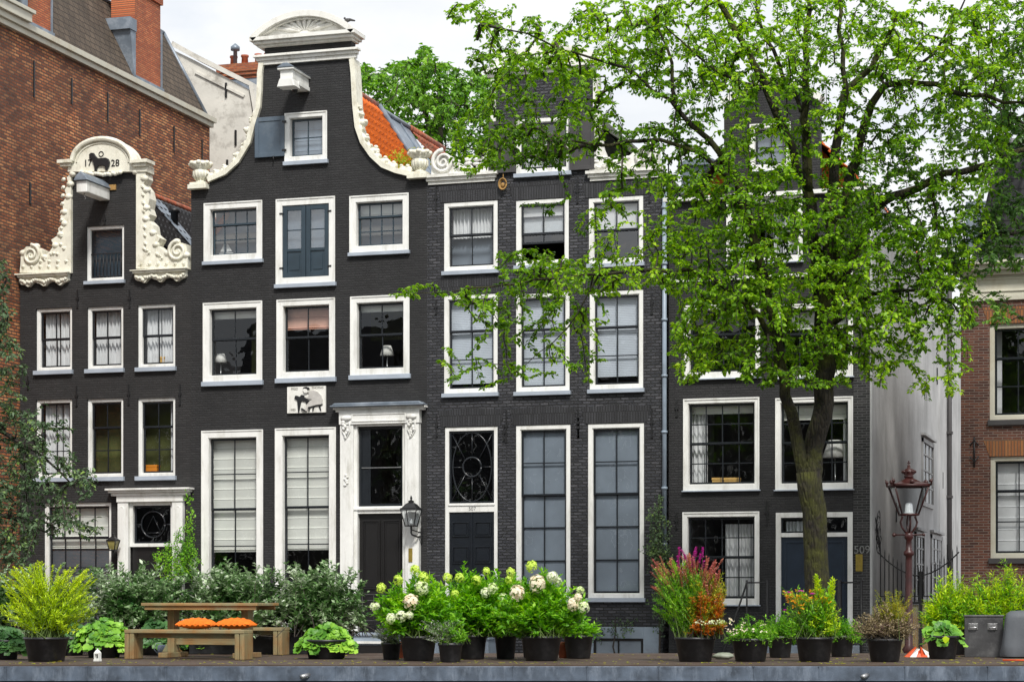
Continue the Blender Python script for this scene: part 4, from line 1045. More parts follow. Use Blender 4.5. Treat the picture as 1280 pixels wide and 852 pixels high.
# side wall windows (openings face the alley)
Xs = X1+.022
for (pa, pb, ya, yb_) in ((1152, 1165.5, 546, 622), (1143, 1154, 664, 740), (1163, 1176, 667, 735)):
    Ya, Za = GX(pa, ya, Xs); Yb, Zb = GX(pb, yb_, Xs); Zc = GX(pa, yb_+4, Xs)[1]
    z0_, z1_ = min(Zc, Zb), Za
    m = MB(); 
    for (u0, u1, v0, v1) in ((Ya, Ya+.09, z0_, z1_), (Yb-.09, Yb, z0_, z1_), (Ya, Yb, z1_-.12, z1_+.0), (Ya-.1, Yb+.1, z0_-.12, z0_)):
        m.box(Xs, Xs+.05, u0, u1, v0, v1)
    ym = (Ya+Yb)/2
    for t in (.33, .66): m.box(Xs, Xs+.03, Ya+(Yb-Ya)*t-.015, Ya+(Yb-Ya)*t+.015, z0_, z1_-.12)
    for t in (.25, .5, .75): m.box(Xs, Xs+.032, Ya+.14, Yb-.14, z0_+(z1_-z0_)*t-.018, z0_+(z1_-z0_)*t+.018)
    w = m.build('side_window', M['plastergrey'], h4)
    MB().box(Xs-.02, Xs+.008, Ya+.1, Yb-.1, z0_, z1_-.05).build('dark_pane', M['sash'], w)
    MB().box(Xs, Xs+.12, Ya-.15, Yb+.15, z1_+.05, z1_+.12).build('hood', M['plastergrey'], w)
# downpipe in alley
Yp, Zp = GX(1187, 340, Xs+.1); m = MB(); m.tube([(Xs+.1, Yp, 0), (Xs+.1, Yp, Zp+1)], .075, 8)
for z in range(1, 11, 2): m.box(Xs, Xs+.2, Yp-.1, Yp+.1, z, z+.08)
m.build('downpipe', M['shutblk'], h4)
m = MB()
for px, py in ((1183, 690), (1178, 600), (1171, 470), (1120, 640)):
    Ya, Za = GX(px, py, Xs); m.box(Xs, Xs+.03, Ya-.03, Ya+.03, Za-.25, Za+.25)
m.build('side_anchor', M['iron'], h4)
# scribbled graffiti near the corner of the rendered wall
rg = random.Random(5); m = MB()
for k in range(3):
    Ya, Za = GX(1097, 648+k*13, Xs); pts = []
    for i in range(24):
        t = i/24*2*PI*1.6; pts.append((Xs+.004, Ya+.42*math.cos(t*1.3+k)+rg.uniform(-.05, .05)+.1*k, Za+.2*math.sin(t*1.9+k)+rg.uniform(-.04, .04)-.012*i))
    m.tube(pts, .009, 5)
m.build('graffiti_scrawl', M['iron'], h4)
# stoop + railings
m = MB(); m.box(fx(962), fx(1075), YF-1.2, YF-.06, 0, .75)
for i in range(4): m.box(fx(962)-.28*(i+1), fx(962)-.28*i-.002, YF-1.2, YF-.1, 0, .62-.16*i)
m.build('stoop', M['stone'], h4, .01)
m = MB()
zr1 = zz(1018, 728)
for xa, xb in ((fx(945), fx(970)), (fx(1058), fx(1085))):
    m.tube([(xa, YF-1.15, zr1), (xb, YF-1.15, zr1)], .02, 6)
m.tube([(fx(1030), YF-1.15, zr1-.02), (fx(1085), YF-1.15, zr1)], .018, 6); m.tube([(fx(945), YF-1.15, zr1), (fx(915), YF-1.15, .5), (fx(912), YF-1.15, .02)], .022, 6)
for x, t in ((fx(970), .03), (fx(1058), .06), (fx(1085), .03), (fx(945), .02)):
    m.tube([(x, YF-1.15, .0), (x, YF-1.15, zr1+.06)], t, 8)
for i in range(4): m.tube([(fx(1030), YF-1.15, .9+.22*i), (fx(1058), YF-1.15, .9+.22*i)], .012, 5)
m.build('railing', M['iron'], h4)

# downpipe between three and four
m = MB(); x = fx(831.5); m.tube([(x, YF-.08, zz(832, 235)), (x, YF-.08, zz(832, 690))], .055, 10)
for y in (260, 330, 400, 470, 540, 610, 680): z = zz(832, y); m.lathe([(.075, -.03), (.075, .03)], (x, YF-.08, z), 10)
m.box(x-.05, x+.05, YF-.09, YF+.0, zz(832, 690)-.05, zz(832, 690)); m.build('downpipe', M['pipe'], h3)

# ================================================================== house five (red brick, right)
h5 = thing('brick_house', (fx(1290), YF, 0), 'red brick house at far right with pale cornice and stone lintel windows', 'house', 'canal houses in the terrace')
holes = []; a = []
for d in (dict(r=(1237, 1308, 404, 524), cols=2, up=1, lo=2, meet=.35, content=[('back', 'curtain', .5, 0, .12, 0, 1)]), dict(r=(1238, 1309, 570, 697), cols=2, up=1, lo=2, meet=.33, content=[('blind', 1, 'curtain')]),
          dict(r=(1340, 1410, 402, 522), cols=2, up=1, lo=2, meet=.35), dict(r=(1341, 1411, 570, 697), cols=2, up=1, lo=2, meet=.33)):
    d = {**dict(fr=.09, rec=.12, fmat='creamflat', sill=False, bot=.1), **d}; ho, w, inn = window(h5, **d); holes.append(ho); a.append(d['r'])
X0, X1 = fx(1201), fx(1450)
house('h5', '', [(1201, None), (1201, 368), (1450, 355), (1450, None)], holes, M['bk_red'], root=h5)
body(h5, X0, X1, zz(1290, 372), 9, M['bk_red'], [zz(1290, 545), zz(1290, 380)])
for r in a:
    m = MB(); x0_, x1_ = fx(r[0]), fx(r[1]); z = zz((r[0]+r[1])/2, r[2])+.01
    m.slab([(x0_-.02, z), (x1_+.02, z), (x1_+.16, z+.38), (x0_-.16, z+.38)], [], YF-.012, YF+.02); m.build('brick_lintel', M['bk_redarch'], h5)
for r in a:
    m = MB(); x0_, x1_ = fx(r[0]), fx(r[1]); z = zz((r[0]+r[1])/2, r[3])
    m.box(x0_-.04, x1_+.04, YF-.08, YF+.14, z-.13, z-.002); m.build('stone_sill', M['shutblk'], h5, .01)
m = MB(); z = zz(1240, 376); m.box(X0-.06, X1, YF-.06, YF+.02, z, z+.12); m.box(X0-.02, X1, YF-.03, YF+.02, z+.12, z+.58); m.ring(X0+.35, X0+2.6, z+.2, z+.52, .04, YF-.06, YF-.032)
cornice(m, X0, X1, [(z+.58, z+.68, .16), (z+.68, z+.8, .32), (z+.8, z+.88, .42)]); m.build('cornice', M['creamflat'], h5, .01)
m = MB(); ze = z+.9; vs0 = [(X0+.3, ze), (X1, ze)]
nb = int((X1-X0)/.24)*6; vs = []; fs = []; rows_ = 12
for j in range(rows_*2):
    jj = (j//2+(j % 2))/rows_; lift = .0 if j % 2 else .035
    for i in range(nb+1):
        w = math.sin(i/6*2*PI); w = w if w > 0 else w*.5
        vs.append((X0+.25+jj*.5+(X1-X0-.25)*i/nb, YF+.2+jj*1.6-lift-.03*w, ze+jj*3.2))
for k in range(rows_*2-1):
    for i in range(nb):
        q = k*(nb+1)+i; fs.append((q, q+1, q+nb+2, q+nb+1))
m.add(vs, fs, True); m.add([(X0+.25, YF+.2, ze), (X0+.75, YF+1.8, ze+3.2), (X0+.75, YF+9, ze+3.2), (X0+.25, YF+9, ze)], [(0, 1, 2, 3)]); m.add([(X0+.75, YF+1.8, ze+3.2), (X1, YF+1.8, ze+3.2), (X1, YF+9, ze+3.2), (X0+.75, YF+9, ze+3.2)], [(0, 1, 2, 3)])
m.build('roof', M['tile_grey'], h5)
x, zt_ = F(1218, 565); m = MB().tube([(x, YF-.04, zt_-.35), (x, YF-.04, zt_+.35)], .02, 6); m.tube([(x-.1, YF-.04, zt_+.15), (x, YF-.05, zt_+.28), (x+.1, YF-.04, zt_+.15)], .018, 6); m.tube([(x-.1, YF-.04, zt_-.1), (x, YF-.05, zt_-.22), (x+.1, YF-.04, zt_-.1)], .018, 6)
m.build('wall_anchor', M['iron'], h5)
x = fx(1211); m = MB(); m.box(X0+.02, X0+.5, YF+1, YF+2, ze+.5, ze+1.6); m.build('roof_hatch', M['lead'], h5)

# ================================================================== brick warehouse on the left, behind house one
XB = fx(25)-.03
Y0b = 44.0
Y1b, ZT = GX(262, 150, XB)
ZT0 = ZT
hb = thing('brick_building', (XB, Y1b-6, 0), 'tall orange brick building rising behind the small 1728 house, brown tiled roof and two chimneys', 'building')
m = MB(); m.box(XB-5, XB, Y0b, Y1b, 0, ZT-.25); m.build('wall', M['bk_old'], hb)
m = MB(); m.box(XB-5.1, XB+.12, Y0b-.1, Y1b+.06, ZT-.248, ZT-.1); m.box(XB-5.2, XB+.2, Y0b-.2, Y1b+.12, ZT-.1, ZT+.06); 
Yc, _ = GX(28, 0, XB); m.box(XB-5, XB+.3, Y0b-.2, Yc, ZT+.06, ZT+.3); m.box(XB-5, XB+.36, Y0b-.2, Yc+.1, ZT+.3, ZT+.4)
m.build('cornice', M['creamflat'], hb, .01)
# mansard roof
dz = 2.55; dx_ = 1.15
m = MB(); e0 = (XB-.02, ZT+.06); r0 = (XB-.02-dx_, ZT+.06+dz)
ya, yb2 = Y0b, Y1b-.15
m.add([(e0[0], ya, e0[1]), (e0[0], yb2, e0[1]), (r0[0], yb2-.75, r0[1]), (r0[0], ya, r0[1])], [(0, 1, 2, 3)])
m.add([(e0[0], yb2, e0[1]), (e0[0]-5, yb2, e0[1]), (r0[0]-3, yb2-.75, r0[1]), (r0[0], yb2-.75, r0[1])], [(0, 1, 2, 3)])
m.add([(r0[0], ya, r0[1]), (r0[0], yb2-.75, r0[1]), (r0[0]-3.5, yb2-.75, r0[1]+.1), (r0[0]-3.5, ya, r0[1]+.1)], [(0, 1, 2, 3)])
m.build('roof', M['tile_brown'], hb, flip=False)
m = MB(); m.tube([(e0[0]+.02, yb2, e0[1]), (r0[0], yb2-.75, r0[1]+.03)], .06, 6); m.tube([(r0[0], ya, r0[1]+.03), (r0[0], yb2-.75, r0[1]+.03)], .06, 6); m.build('lead_ridge', M['lead'], hb)
def chim(pa, pb, ytop_px, pots=True):
    Ya, _ = GX(pa, 100, XB); Yb, _ = GX(pb, 100, XB)
    zt = GX(pb, ytop_px, XB)[1]
    m = MB(); m.box(XB-.9, XB-.12, Ya, Yb, ZT+.05, zt-.35); m.box(XB-.97, XB-.06, Ya-.07, Yb+.07, zt-.35, zt-.18); m.box(XB-.93, XB-.1, Ya-.03, Yb+.03, zt-.18, zt)
    c = m.build('chimney', M['bk_chim'], hb)
    m = MB(); m.box(XB-.8, XB-.121, Ya-.16, Ya-.004, ZT+.06, zt-1.6); m.box(XB-.16, XB-.09, Yb+.004, Yb+.08, ZT+.06, zt-1.1); m.box(XB-.10, XB-.03, Ya-.1, Yb+.08, ZT+.062, ZT+.26)
    m.slab([(Ya-.45, zt-1.6), (Ya-.004, zt-1.6), (Ya-.004, zt-1.25), (Ya-.45, zt-1.25)], [], XB-.85, XB-.05, swap=True)
    m.slab([(Ya-.35, zt-1.6), (Ya-.004, zt-1.6), (Ya-.004, ZT+.1), (Ya-.10, ZT+.1)], [], XB-.75, XB-.08, swap=True)
    m.build('lead_flashing', M['lead'], c)
    if pots:
        m = MB()
        for i in range(3): m.lathe([(.12, 0), (.10, .4), (.13, .42), (.13, .48)], (XB-.5, Ya+(Yb-Ya)*(i+.5)/3, zt), 10)
        m.build('chimney_pot', M['terra'], c)
chim(173, 205, -8); chim(38, 68, -60, False)
for px, y0, y1 in ((42, 76, 122), (89, 98, 130), (134, 116, 152), (174, 137, 170), (217, 158, 190), (252, 175, 205), (37, 228, 255)):
    Ya, Za = GX(px, y0, XB); _, Zb = GX(px, y1, XB)
    MB().box(XB+.002, XB+.035, Ya-.03, Ya+.03, Zb, Za).build('wall_anchor', M['iron'], hb)

# ================================================================== white plastered house behind with brown mansard
YW = 64.0
hw_ = thing('plastered_house', (fx(290, YW), YW, 0), 'stained white plastered side gable with brown roof seen between brick building and bell gable', 'building')
def fw(px, py, Y=YW): return F(px, py, Y)
m = MB(); m.slab([(fw(215, 0)[0], 0), (fw(345, 0)[0], 0), fw(345, 300), fw(326, 208), fw(311, 112), fw(244, 76), fw(215, 62)], [], YW, YW+.4)
m.build('wall', M['plaster'], hw_)
P = [fw(215, 58), fw(244, 74), fw(313, 108), fw(330, 212)]
m = band(P, .16, YW-.12, YW+.5, 1); m2 = band([fw(244, 92), fw(305, 122)], .08, YW-.06, YW, 1); m.add(m2.v, m2.f); m.build('gable_coping', M['plaster'], hw_)
m = MB(); a, b = fw(313, 109), fw(330, 212)
yy = YW+.45
m.add([(a[0], yy, a[1]), (b[0], yy, b[1]-1.5), (b[0], yy+9, b[1]-1.5), (a[0], yy+9, a[1])], [(0, 1, 2, 3)])
p_ = [(a[0]+.05, a[1]-.1), (a[0]+2.4, a[1]-.3), (b[0]+2.4, b[1]-2.2), (b[0]+.1, b[1]-2)]
m.slab(p_, [], yy+.3, yy+.6); m.slab([fw(200, 64), fw(313, 112), (fw(313, 0)[0], 4), (fw(200, 0)[0], 4)], [], yy, yy+8)
m.build('roof', M['tile_brownx'], hw_)
for px, y0, y1 in ((283, 104, 122), (295, 163, 182), (284.5, 200, 215)):
    x, z1_ = fw(px, y0); z0_ = fw(px, y1)[1]; MB().box(x-.03, x+.03, YW-.06, YW-.003, z0_, z1_).build('wall_anchor', M['iron'], hw_)
Yq = YW+3
def fq(px, py): return F(px, py, Yq)
m = MB(); x0_, x1_ = fq(272, 0)[0], fq(345, 0)[0]; z0_ = fq(300, 94)[1]; z1_ = fq(300, 79)[1]
m.box(x0_, x1_, Yq, Yq+1.2, z0_, z1_); m.box(x0_+.06, x1_-.06, Yq+.06, Yq+1.14, z0_-.1, z0_); m.box(x0_-.04, x1_+.04, Yq-.04, Yq+1.24, z0_+.12, z0_+.26)
ch = m.build('chimney', M['bk_chimx'], hw_)
MB().box(x0_+.35, x1_-.05, Yq+.1, Yq+1.1, z0_-2.6, z0_-.102).build('lead_base', M['lead'], ch)
m = MB()
for px in (283, 297, 314, 326): m.lathe([(.13, 0), (.11, .34), (.14, .36), (.14, .42)], (fq(px, 0)[0], Yq+.6, z1_), 10)
m.build('chimney_pot', M['terra'], ch)
x = fq(288, 0)[0]; MB().lathe([(.07, 0), (.07, .55), (.16, .56), (.16, .68), (.02, .8)], (x, Yq+.4, z1_), 10).build('metal_cowl', M['lead'], ch)
# ================================================================== small things on and in the houses
def wall_lantern(px, pyt, pyb, label, bx, glow=False):
    x, zt = F(px, pyt, YF-.45); _, zb = F(px, pyb, YF-.45); s = zt-zb
    t = thing('wall_lantern', (x, YF-.45, zb), label, 'lantern')
    y = YF-.45
    m = MB(); a, b = s*.115, s*.20; z0, z1 = zb+s*.30, zb+s*.68
    for sx in (-1, 1):
        for sy in (-1, 1): m.tube([(x+sx*a, y+sy*a, z0), (x+sx*b, y+sy*b, z1)], .014, 5)
    m.ring(x-b-.01, x+b+.01, z1-.02, z1+.02, .03, y-b, y+b); m.box(x-a-.01, x+a+.01, y-a-.01, y+a+.01, z0-.03, z0)
    m.lathe([(b*1.55, s*.66), (b*1.3, s*.70), (b*.75, s*.80), (b*.35, s*.84), (b*.4, s*.87), (.02, s*.9), (.035, s*.94), (.01, s)], (x, y, zb), 4, False, True)
    m.build('lantern_frame', M['iron'], t)
    m = MB(); m.lathe([(a*1.3, 0), (b*1.3, z1-z0-.03)], (x, y, z0+.01), 4, False, True); m.build('lantern_glass', M['glasslamp'] if not glow else M['gold'], t)
    MB().lathe([(.03, 0), (.045, .05), (.03, .12), (.01, .16)], (x, y, z0+.01), 8).build('bulb', M['bulb'], t)
    m = MB(); m.tube([(x, y, z0-.02), (x, y, zb+s*.12), (x+.02, y, zb+s*.08), (bx, YF-.25, zb+s*.03), (bx, YF, zb+s*.05)], .022, 7)
    m.tube([(x, y, zb+s*.2), (bx, YF-.2, zb+s*.15), (bx, YF, zb+s*.15)], .014, 6); spiral(m, (bx-.02, zb-.02), .08, 1.3, YF-.12, .014)
    m.box(bx-.05, bx+.05, YF-.03, YF-.003, zb-.12, zb+s*.25); m.build('bracket', M['iron'], t)
wall_lantern(514, 619, 672, 'black iron wall lantern beside the wide bell gable house front door', fx(526))
M['ambglass'] = paint('amber_glass', (.34, .30, .10), .2, .2, 5)
_g = M['gold']; M['gold'] = M['ambglass']
wall_lantern(141.5, 665, 696, 'small lantern with amber glass left of the 1728 house door', fx(146), True); M['gold'] = _g

def table_lamp(px, pyb, pyt, label, y=YF+.5):
    x, zb = F(px, pyb, y); _, zt = F(px, pyt, y); s = zt-zb
    t = thing('table_lamp', (x, y, zb), label, 'lamp')
    MB().lathe([(s*.2, 0), (s*.16, .02), (.015, .05), (.02, s*.3), (.012, s*.62)], (x, y, zb), 10).build('lamp_base', M['steel'], t)
    MB().lathe([(s*.30, s*.6), (s*.16, s)], (x, y, zb), 14).build('lamp_shade', M['lampshade'], t)
table_lamp(484, 463, 432, 'white shaded table lamp in the middle floor right window of the bell gable house')
table_lamp(1044, 604, 550, 'large white shaded lamp in the window of house 509 right of the tree trunk')
table_lamp(276, 470, 442, 'small lamp in the middle floor left window of the bell gable house')
def cardbox(px0, px1, py0, py1, label, mat='orangebox', Y=YF+.32, name='storage_box'):
    x0, z1 = F(px0, py0, Y); x1, z0 = F(px1, py1, Y); m = MB().box(x0, x1, Y, Y+.2, z0, z1); m.box(x0-.008, x1+.008, Y-.008, Y+.208, z1-.05, z1+.004)
    o = m.build(name, M[mat], None, .006); tag(o, label, 'box')
M['tanbox'] = paint('tan_card', (.70, .42, .12), .6, .05, 5)
cardbox(890, 904, 597, 606, 'yellow box on the sill of house 509, left one of the pair', 'tanbox')
cardbox(905, 924, 597, 606, 'wider yellow box on the sill of house 509, right one of the pair', 'tanbox')
cardbox(180, 196, 581, 590, 'bright orange box on a windowsill of the small 1728 house')
cardbox(198, 205, 446, 455, 'small amber box in the curtained top right window of the 1728 house', 'tanbox')
x, zb = F(283, 320, YF+.4); t = thing('model_yacht', (x, YF+.4, zb), 'white model sailing boat in the upper left window of the bell gable house', 'model boat')
MB().slab([(x-.2, zb+.08), (x-.14, zb), (x+.14, zb), (x+.2, zb+.08)], [], YF+.38, YF+.42).build('hull', M['white'], t)
MB().slab([(x-.02, zb+.1), (x-.17, zb+.12), (x-.02, zb+.42)], [], YF+.395, YF+.405).build('sail', M['white'], t); MB().slab([(x+.01, zb+.1), (x+.16, zb+.12), (x+.01, zb+.36)], [], YF+.395, YF+.405).build('sail', M['white'], t)
x, z = F(434.5, 27, YF-.1); m = MB(); m.ball((x, YF-.1, z+.03), (.09, .05, .05)); m.ball((x-.08, YF-.1, z+.085), (.03, .027, .03)); m.tube([(x+.05, YF-.1, z+.04), (x+.2, YF-.1, z-.0)], [.04, .02], 6); m.tube([(x, YF-.1, z), (x, YF-.1, z-.09)], .01, 5)
tag(m.build('pigeon', M['shutblk'], None), 'dark pigeon perched on the arched white pediment of the bell gable', 'bird')

# ================================================================== alley gate
YG = YF+.1
t = thing('iron_gate', (fx(1148, YG), YG, 0), 'black iron spiked gate with sagging top rail across the alley', 'gate')
def fg(px, py): return F(px, py, YG)
xa, xb = fx(1098, YG), fx(1199, YG); zr = fg(1148, 752)[1]; ztop = fg(1100, 690)[1]; zlow = fg(1148, 719)[1]
m = MB(); m.box(xa, xb, YG-.02, YG+.02, zr-.05, zr+.01); m.box(xa, xb, YG-.015, YG+.015, zr+.12, zr+.145)
sagf = lambda x: zlow+(ztop-zlow)*abs((x-(xa+xb)/2)/((xb-xa)/2))**1.8
m.tube([(xa+(xb-xa)*i/24, YG-.02, sagf(xa+(xb-xa)*i/24)) for i in range(25)], .016, 6); m.build('rails', M['iron'], t)
n = 19
for i in range(n):
    x = xa+.05+(xb-xa-.1)*i/(n-1); z = sagf(x)
    MB().tube([(x, YG, zr), (x, YG, z+.14), (x, YG, z+.22)], [.012, .012, .002], 6).build('bar', M['iron'], t)
x = (xa+xb)/2+.05; MB().box(x-.035, x+.035, YG-.035, YG+.035, 0, zlow+.1).build('gate_post', M['iron'], t)
m = MB()
for i in range(40): x = xa+.03+(xb-xa-.06)*i/39; m.box(x-.02, x+.02, YG+.03, YG+.045, .05, zr-.06)
m.build('reed_panel', M['wood'], t)

# ================================================================== street lamp
dL = 40.6; pL = P3(1136, 750, dL); kL = dL/FP
t = thing('street_lamp', (pL.x, pL.y, 0), 'oxblood red cast iron street lamp with four sided crowned lantern', 'street lamp')
def zl(py): return EYE+(HY-py)*kL
c = (pL.x, pL.y, 0)
zf = zl(664)
m = MB(); m.lathe([(.24, 0), (.24, .25), (.15, .32), (.10, .8), (.13, .86), (.075, .95), (.064, zl(700)), (.062, zl(695)), (.10, zl(693)), (.10, zl(689)), (.06, zl(687)), (.052, zl(675)), (.085, zl(672)), (.085, zl(668)), (.052, zf)], c, 14)
m.build('post', M['lampred'], t)
m = MB(); m.tube([(c[0]-.28, c[1], zl(668)), (c[0]+.28, c[1], zl(668))], .016, 6); m.ball((c[0]-.28, c[1], zl(668)), .04); m.ball((c[0]+.28, c[1], zl(668)), .03); m.build('ladder_bar', M['lampred'], t)
m = MB(); R0 = Matrix.Rotation(.5, 4, 'Z')
for i in range(4):
    q = i*PI/2+YAW; pts = [(c[0]+r*math.cos(q), c[1]+r*math.sin(q), z) for r, z in ((.04, zf-.04), (.13, zf+.08), (.16, zf+.18), (.12, zf+.28), (.14, zl(645)))]
    m.tube(pts, .02, 6)
m.build('cradle', M['lampred'], t)
zb, zt2 = zl(643), zl(607); hb_, ht = .155, .33; qa = PI/2+YAW
cor = lambda h, z, i: (c[0]+h*1.414*math.cos(i*PI/2+qa-PI/4+0.0), c[1]+h*1.414*math.sin(i*PI/2+qa-PI/4), z)
m = MB()
for i in range(4):
    m.tube([cor(hb_, zb, i), cor(ht, zt2, i)], .017, 6); m.tube([cor(hb_, zb, i), cor(hb_, zb, i+1)], .022, 6); m.tube([cor(ht, zt2, i), cor(ht, zt2, i+1)], .03, 6)
    m.ball(cor(ht*1.08, zt2+.08, i), .035); m.tube([cor(ht*1.06, zt2+.0, i), cor(ht*1.16, zt2+.14, i)], [.025, .008], 5)
    a, b = Vector(cor(ht, zt2, i)), Vector(cor(ht, zt2, i+1)); mm = (a+b)/2; m.ball((mm.x, mm.y, zt2+.07), .045)
rot = [(ht*1.46, 0), (ht*1.38, .03), (ht*.80, .075), (ht*.42, .13), (ht*.26, .15)]
vs = []
for r, z in rot:
    for i in range(4): q = i*PI/2+qa-PI/4; vs.append((c[0]+r*math.cos(q), c[1]+r*math.sin(q), zt2+z))
m.add(vs, [(4*k+i, 4*k+(i+1) % 4, 4*k+4+(i+1) % 4, 4*k+4+i) for k in range(4) for i in range(4)]+[(16, 17, 18, 19)])
m.build('lantern_frame', M['lampred'], t)
m = MB(); zc_ = zt2+.15; m.lathe([(.08, 0), (.095, .03), (.075, .05), (.12, .09), (.10, .16), (.03, .19), (.03, .22)], (c[0], c[1], zc_), 12)
for i in range(8): q = i*PI/4; m.ball((c[0]+.115*math.cos(q), c[1]+.115*math.sin(q), zc_+.12), .03, 6, 5)
m.ball((c[0], c[1], zc_+.23), .03); m.box(c[0]-.010, c[0]+.010, c[1]-.01, c[1]+.01, zc_+.24, zc_+.33); m.box(c[0]-.03, c[0]+.03, c[1]-.01, c[1]+.01, zc_+.28, zc_+.297)
m.build('crown', M['lampred'], t)
for i in range(4):
    a, b, c2, d2 = cor(hb_*.97, zb+.02, i), cor(hb_*.97, zb+.02, i+1), cor(ht*.97, zt2-.02, i+1), cor(ht*.97, zt2-.02, i)
    MB().add([a, b, c2, d2], [(0, 1, 2, 3)]).build('glass_pane', M['glasslamp'], t, flip=False)
m = MB().lathe([(.13, 0), (.13, .03), (.11, .06), (.105, .22), (.08, .26), (.02, .27)], (c[0], c[1], zb+.02), 12); m.v = [(c[0]+(v[0]-c[0])*.72, c[1]+(v[1]-c[1])*.72, zb+(v[2]-zb)*.8) for v in m.v]; m.build('lamp_lens', M['bulb'], t)

# ================================================================== houseboat
DB = 30.0
boat = thing('houseboat', tuple(P3(640, 750, DB))[:2]+(0,), 'long houseboat with zinc edged flat roof carrying the potted garden', 'houseboat', rz=YAW)
def bb(mb, name, mat, parent=boat, bevel=0, flip=True): 
    return mb.build(name, mat, parent, bevel, shift=False, flip=flip)
ZD = .895
m = MB(); 
for i in range(34):
    y = .02+i*.19; m.box(-12+random.uniform(-.02, 0), 12, y, y+.184, ZD-.035, ZD-random.uniform(0, .006))
bb(m, 'roof_deck', M['deck'])
MB_ = MB(); MB_.box(-11.98, 11.98, .03, 6.4, ZD-.08, ZD-.037); MB_.box(-11.9, 11.9, .35, 6.2, -.9, ZD-.081); bb(MB_, 'cabin_wall', M['tarp'])
m = MB(); m.box(-12.03, 12.03, -.075, .0, ZD-.215, ZD-.035); m.box(-12.04, 12.04, -.095, .0, ZD-.228, ZD-.2155)
m.tube([(-12.03, -.05, ZD-.033), (12.03, -.05, ZD-.033)], .012, 6)
xs = -11.9
while xs < 12: m.box(xs, xs+.016, -.09, -.076, ZD-.215, ZD-.03); m.box(xs-.01, xs+.02, -.09, .0, ZD-.034, ZD-.02); xs += random.uniform(.85, 1.35)
bb(m, 'zinc_edge', M['zinc'])
m = MB(); m.box(-12.0, 12.0, -.06, .0, ZD-.56, ZD-.245); bb(m, 'lower_fascia', M['zinc'])
m = MB(); m.box(-12.2, 12.2, -.4, 6.6, -1.5, -.6); bb(m, 'hull', M['iron'], bevel=.1)
for px in (381, 1078):
    x = (px-640)/FP*DB; m = MB(); m.tube([(x+.09, -.02, ZD-.14), (x-.03, -.19, ZD-.17)], .035, 8); bb(m, 'drain_spout', M['steel'])
for i in range(8):
    x = -10.2+i*2.8; m = MB(); m.ring(x, x+1.5, -.3, .25, .08, .29, .349); w = bb(m, 'cabin_window', M['white'])
    MB().box(x+.08, x+1.42, .31, .33, -.22, .17).build('pane', M['glass'], w, shift=False)

def PB(px, d):
    p = P3(px, 750, d); return Vector((p.x, p.y, ZD+.002))
def s_at(d): return FP/d

# ---- table and benches
def wood_bench(px, d, L, label, right=False):
    p = PB(px, d)
    if right: p = p-Vector((L, 0, 0))
    t = thing('wooden_bench', p, label, 'bench', 'timber garden furniture on the houseboat')
    D, H = .34, .455
    for y0, y1 in ((0, .165), (.175, .34)): MB().box(0, L, y0, y1, H-.055, H).build('seat_plank', M['wood'], t, .008, shift=False)
    for x0 in (.0, L-.16):
        m = MB(); m.box(x0+.0, x0+.075, .01, D-.01, 0, H-.056); m.box(x0+.085, x0+.16, .01, D-.01, 0, H-.056); m.build('leg', M['woodup'], t, .008, shift=False)
    MB().box(.165, L-.165, .14, .20, H-.13, H-.057).build('rail', M['wood'], t, .006, shift=False)
    return t
b1 = wood_bench(155, 32.8, 2.02, 'weathered timber bench in front of the table carrying two orange cushions')
b2 = wood_bench(352, 35.1, 2.02, 'weathered timber bench behind the table, its empty seat half hidden', True)
p = PB(176, 33.55); t = thing('wooden_table', p, 'weathered timber garden table with trestle feet on the houseboat roof', 'table', 'timber garden furniture on the houseboat')
L, D, H = 2.0, .85, .865
for i in range(4): MB().box(0, L, D*i/4+.004, D*(i+1)/4-.004, H-.045, H).build('table_plank', M['wood'], t, .006, shift=False)
m = MB(); m.box(.04, L-.04, .04, .08, H-.11, H-.046); m.box(.04, L-.04, D-.08, D-.04, H-.11, H-.046); m.build('apron', M['wood'], t, .006, shift=False)
for x in (.30, L-.42):
    m = MB(); m.box(x, x+.12, D/2-.1, D/2+.1, .08, H-.046); m.box(x-.02, x+.14, D/2-.38, D/2+.38, 0, .08); m.box(x-.02, x+.14, D/2-.3, D/2+.3, H-.12, H-.047)
    m.slab([(x+.02, .08), (x-.12, .081), (x-.02, .25), (x+.0, .4)][::-1], [], D/2-.05, D/2+.05); m.build('trestle', M['woodup'], t, .008, shift=False)
MB().box(.42, L-.42, D/2-.03, D/2+.03, .2, .3).build('stretcher', M['wood'], t, .006, shift=False)
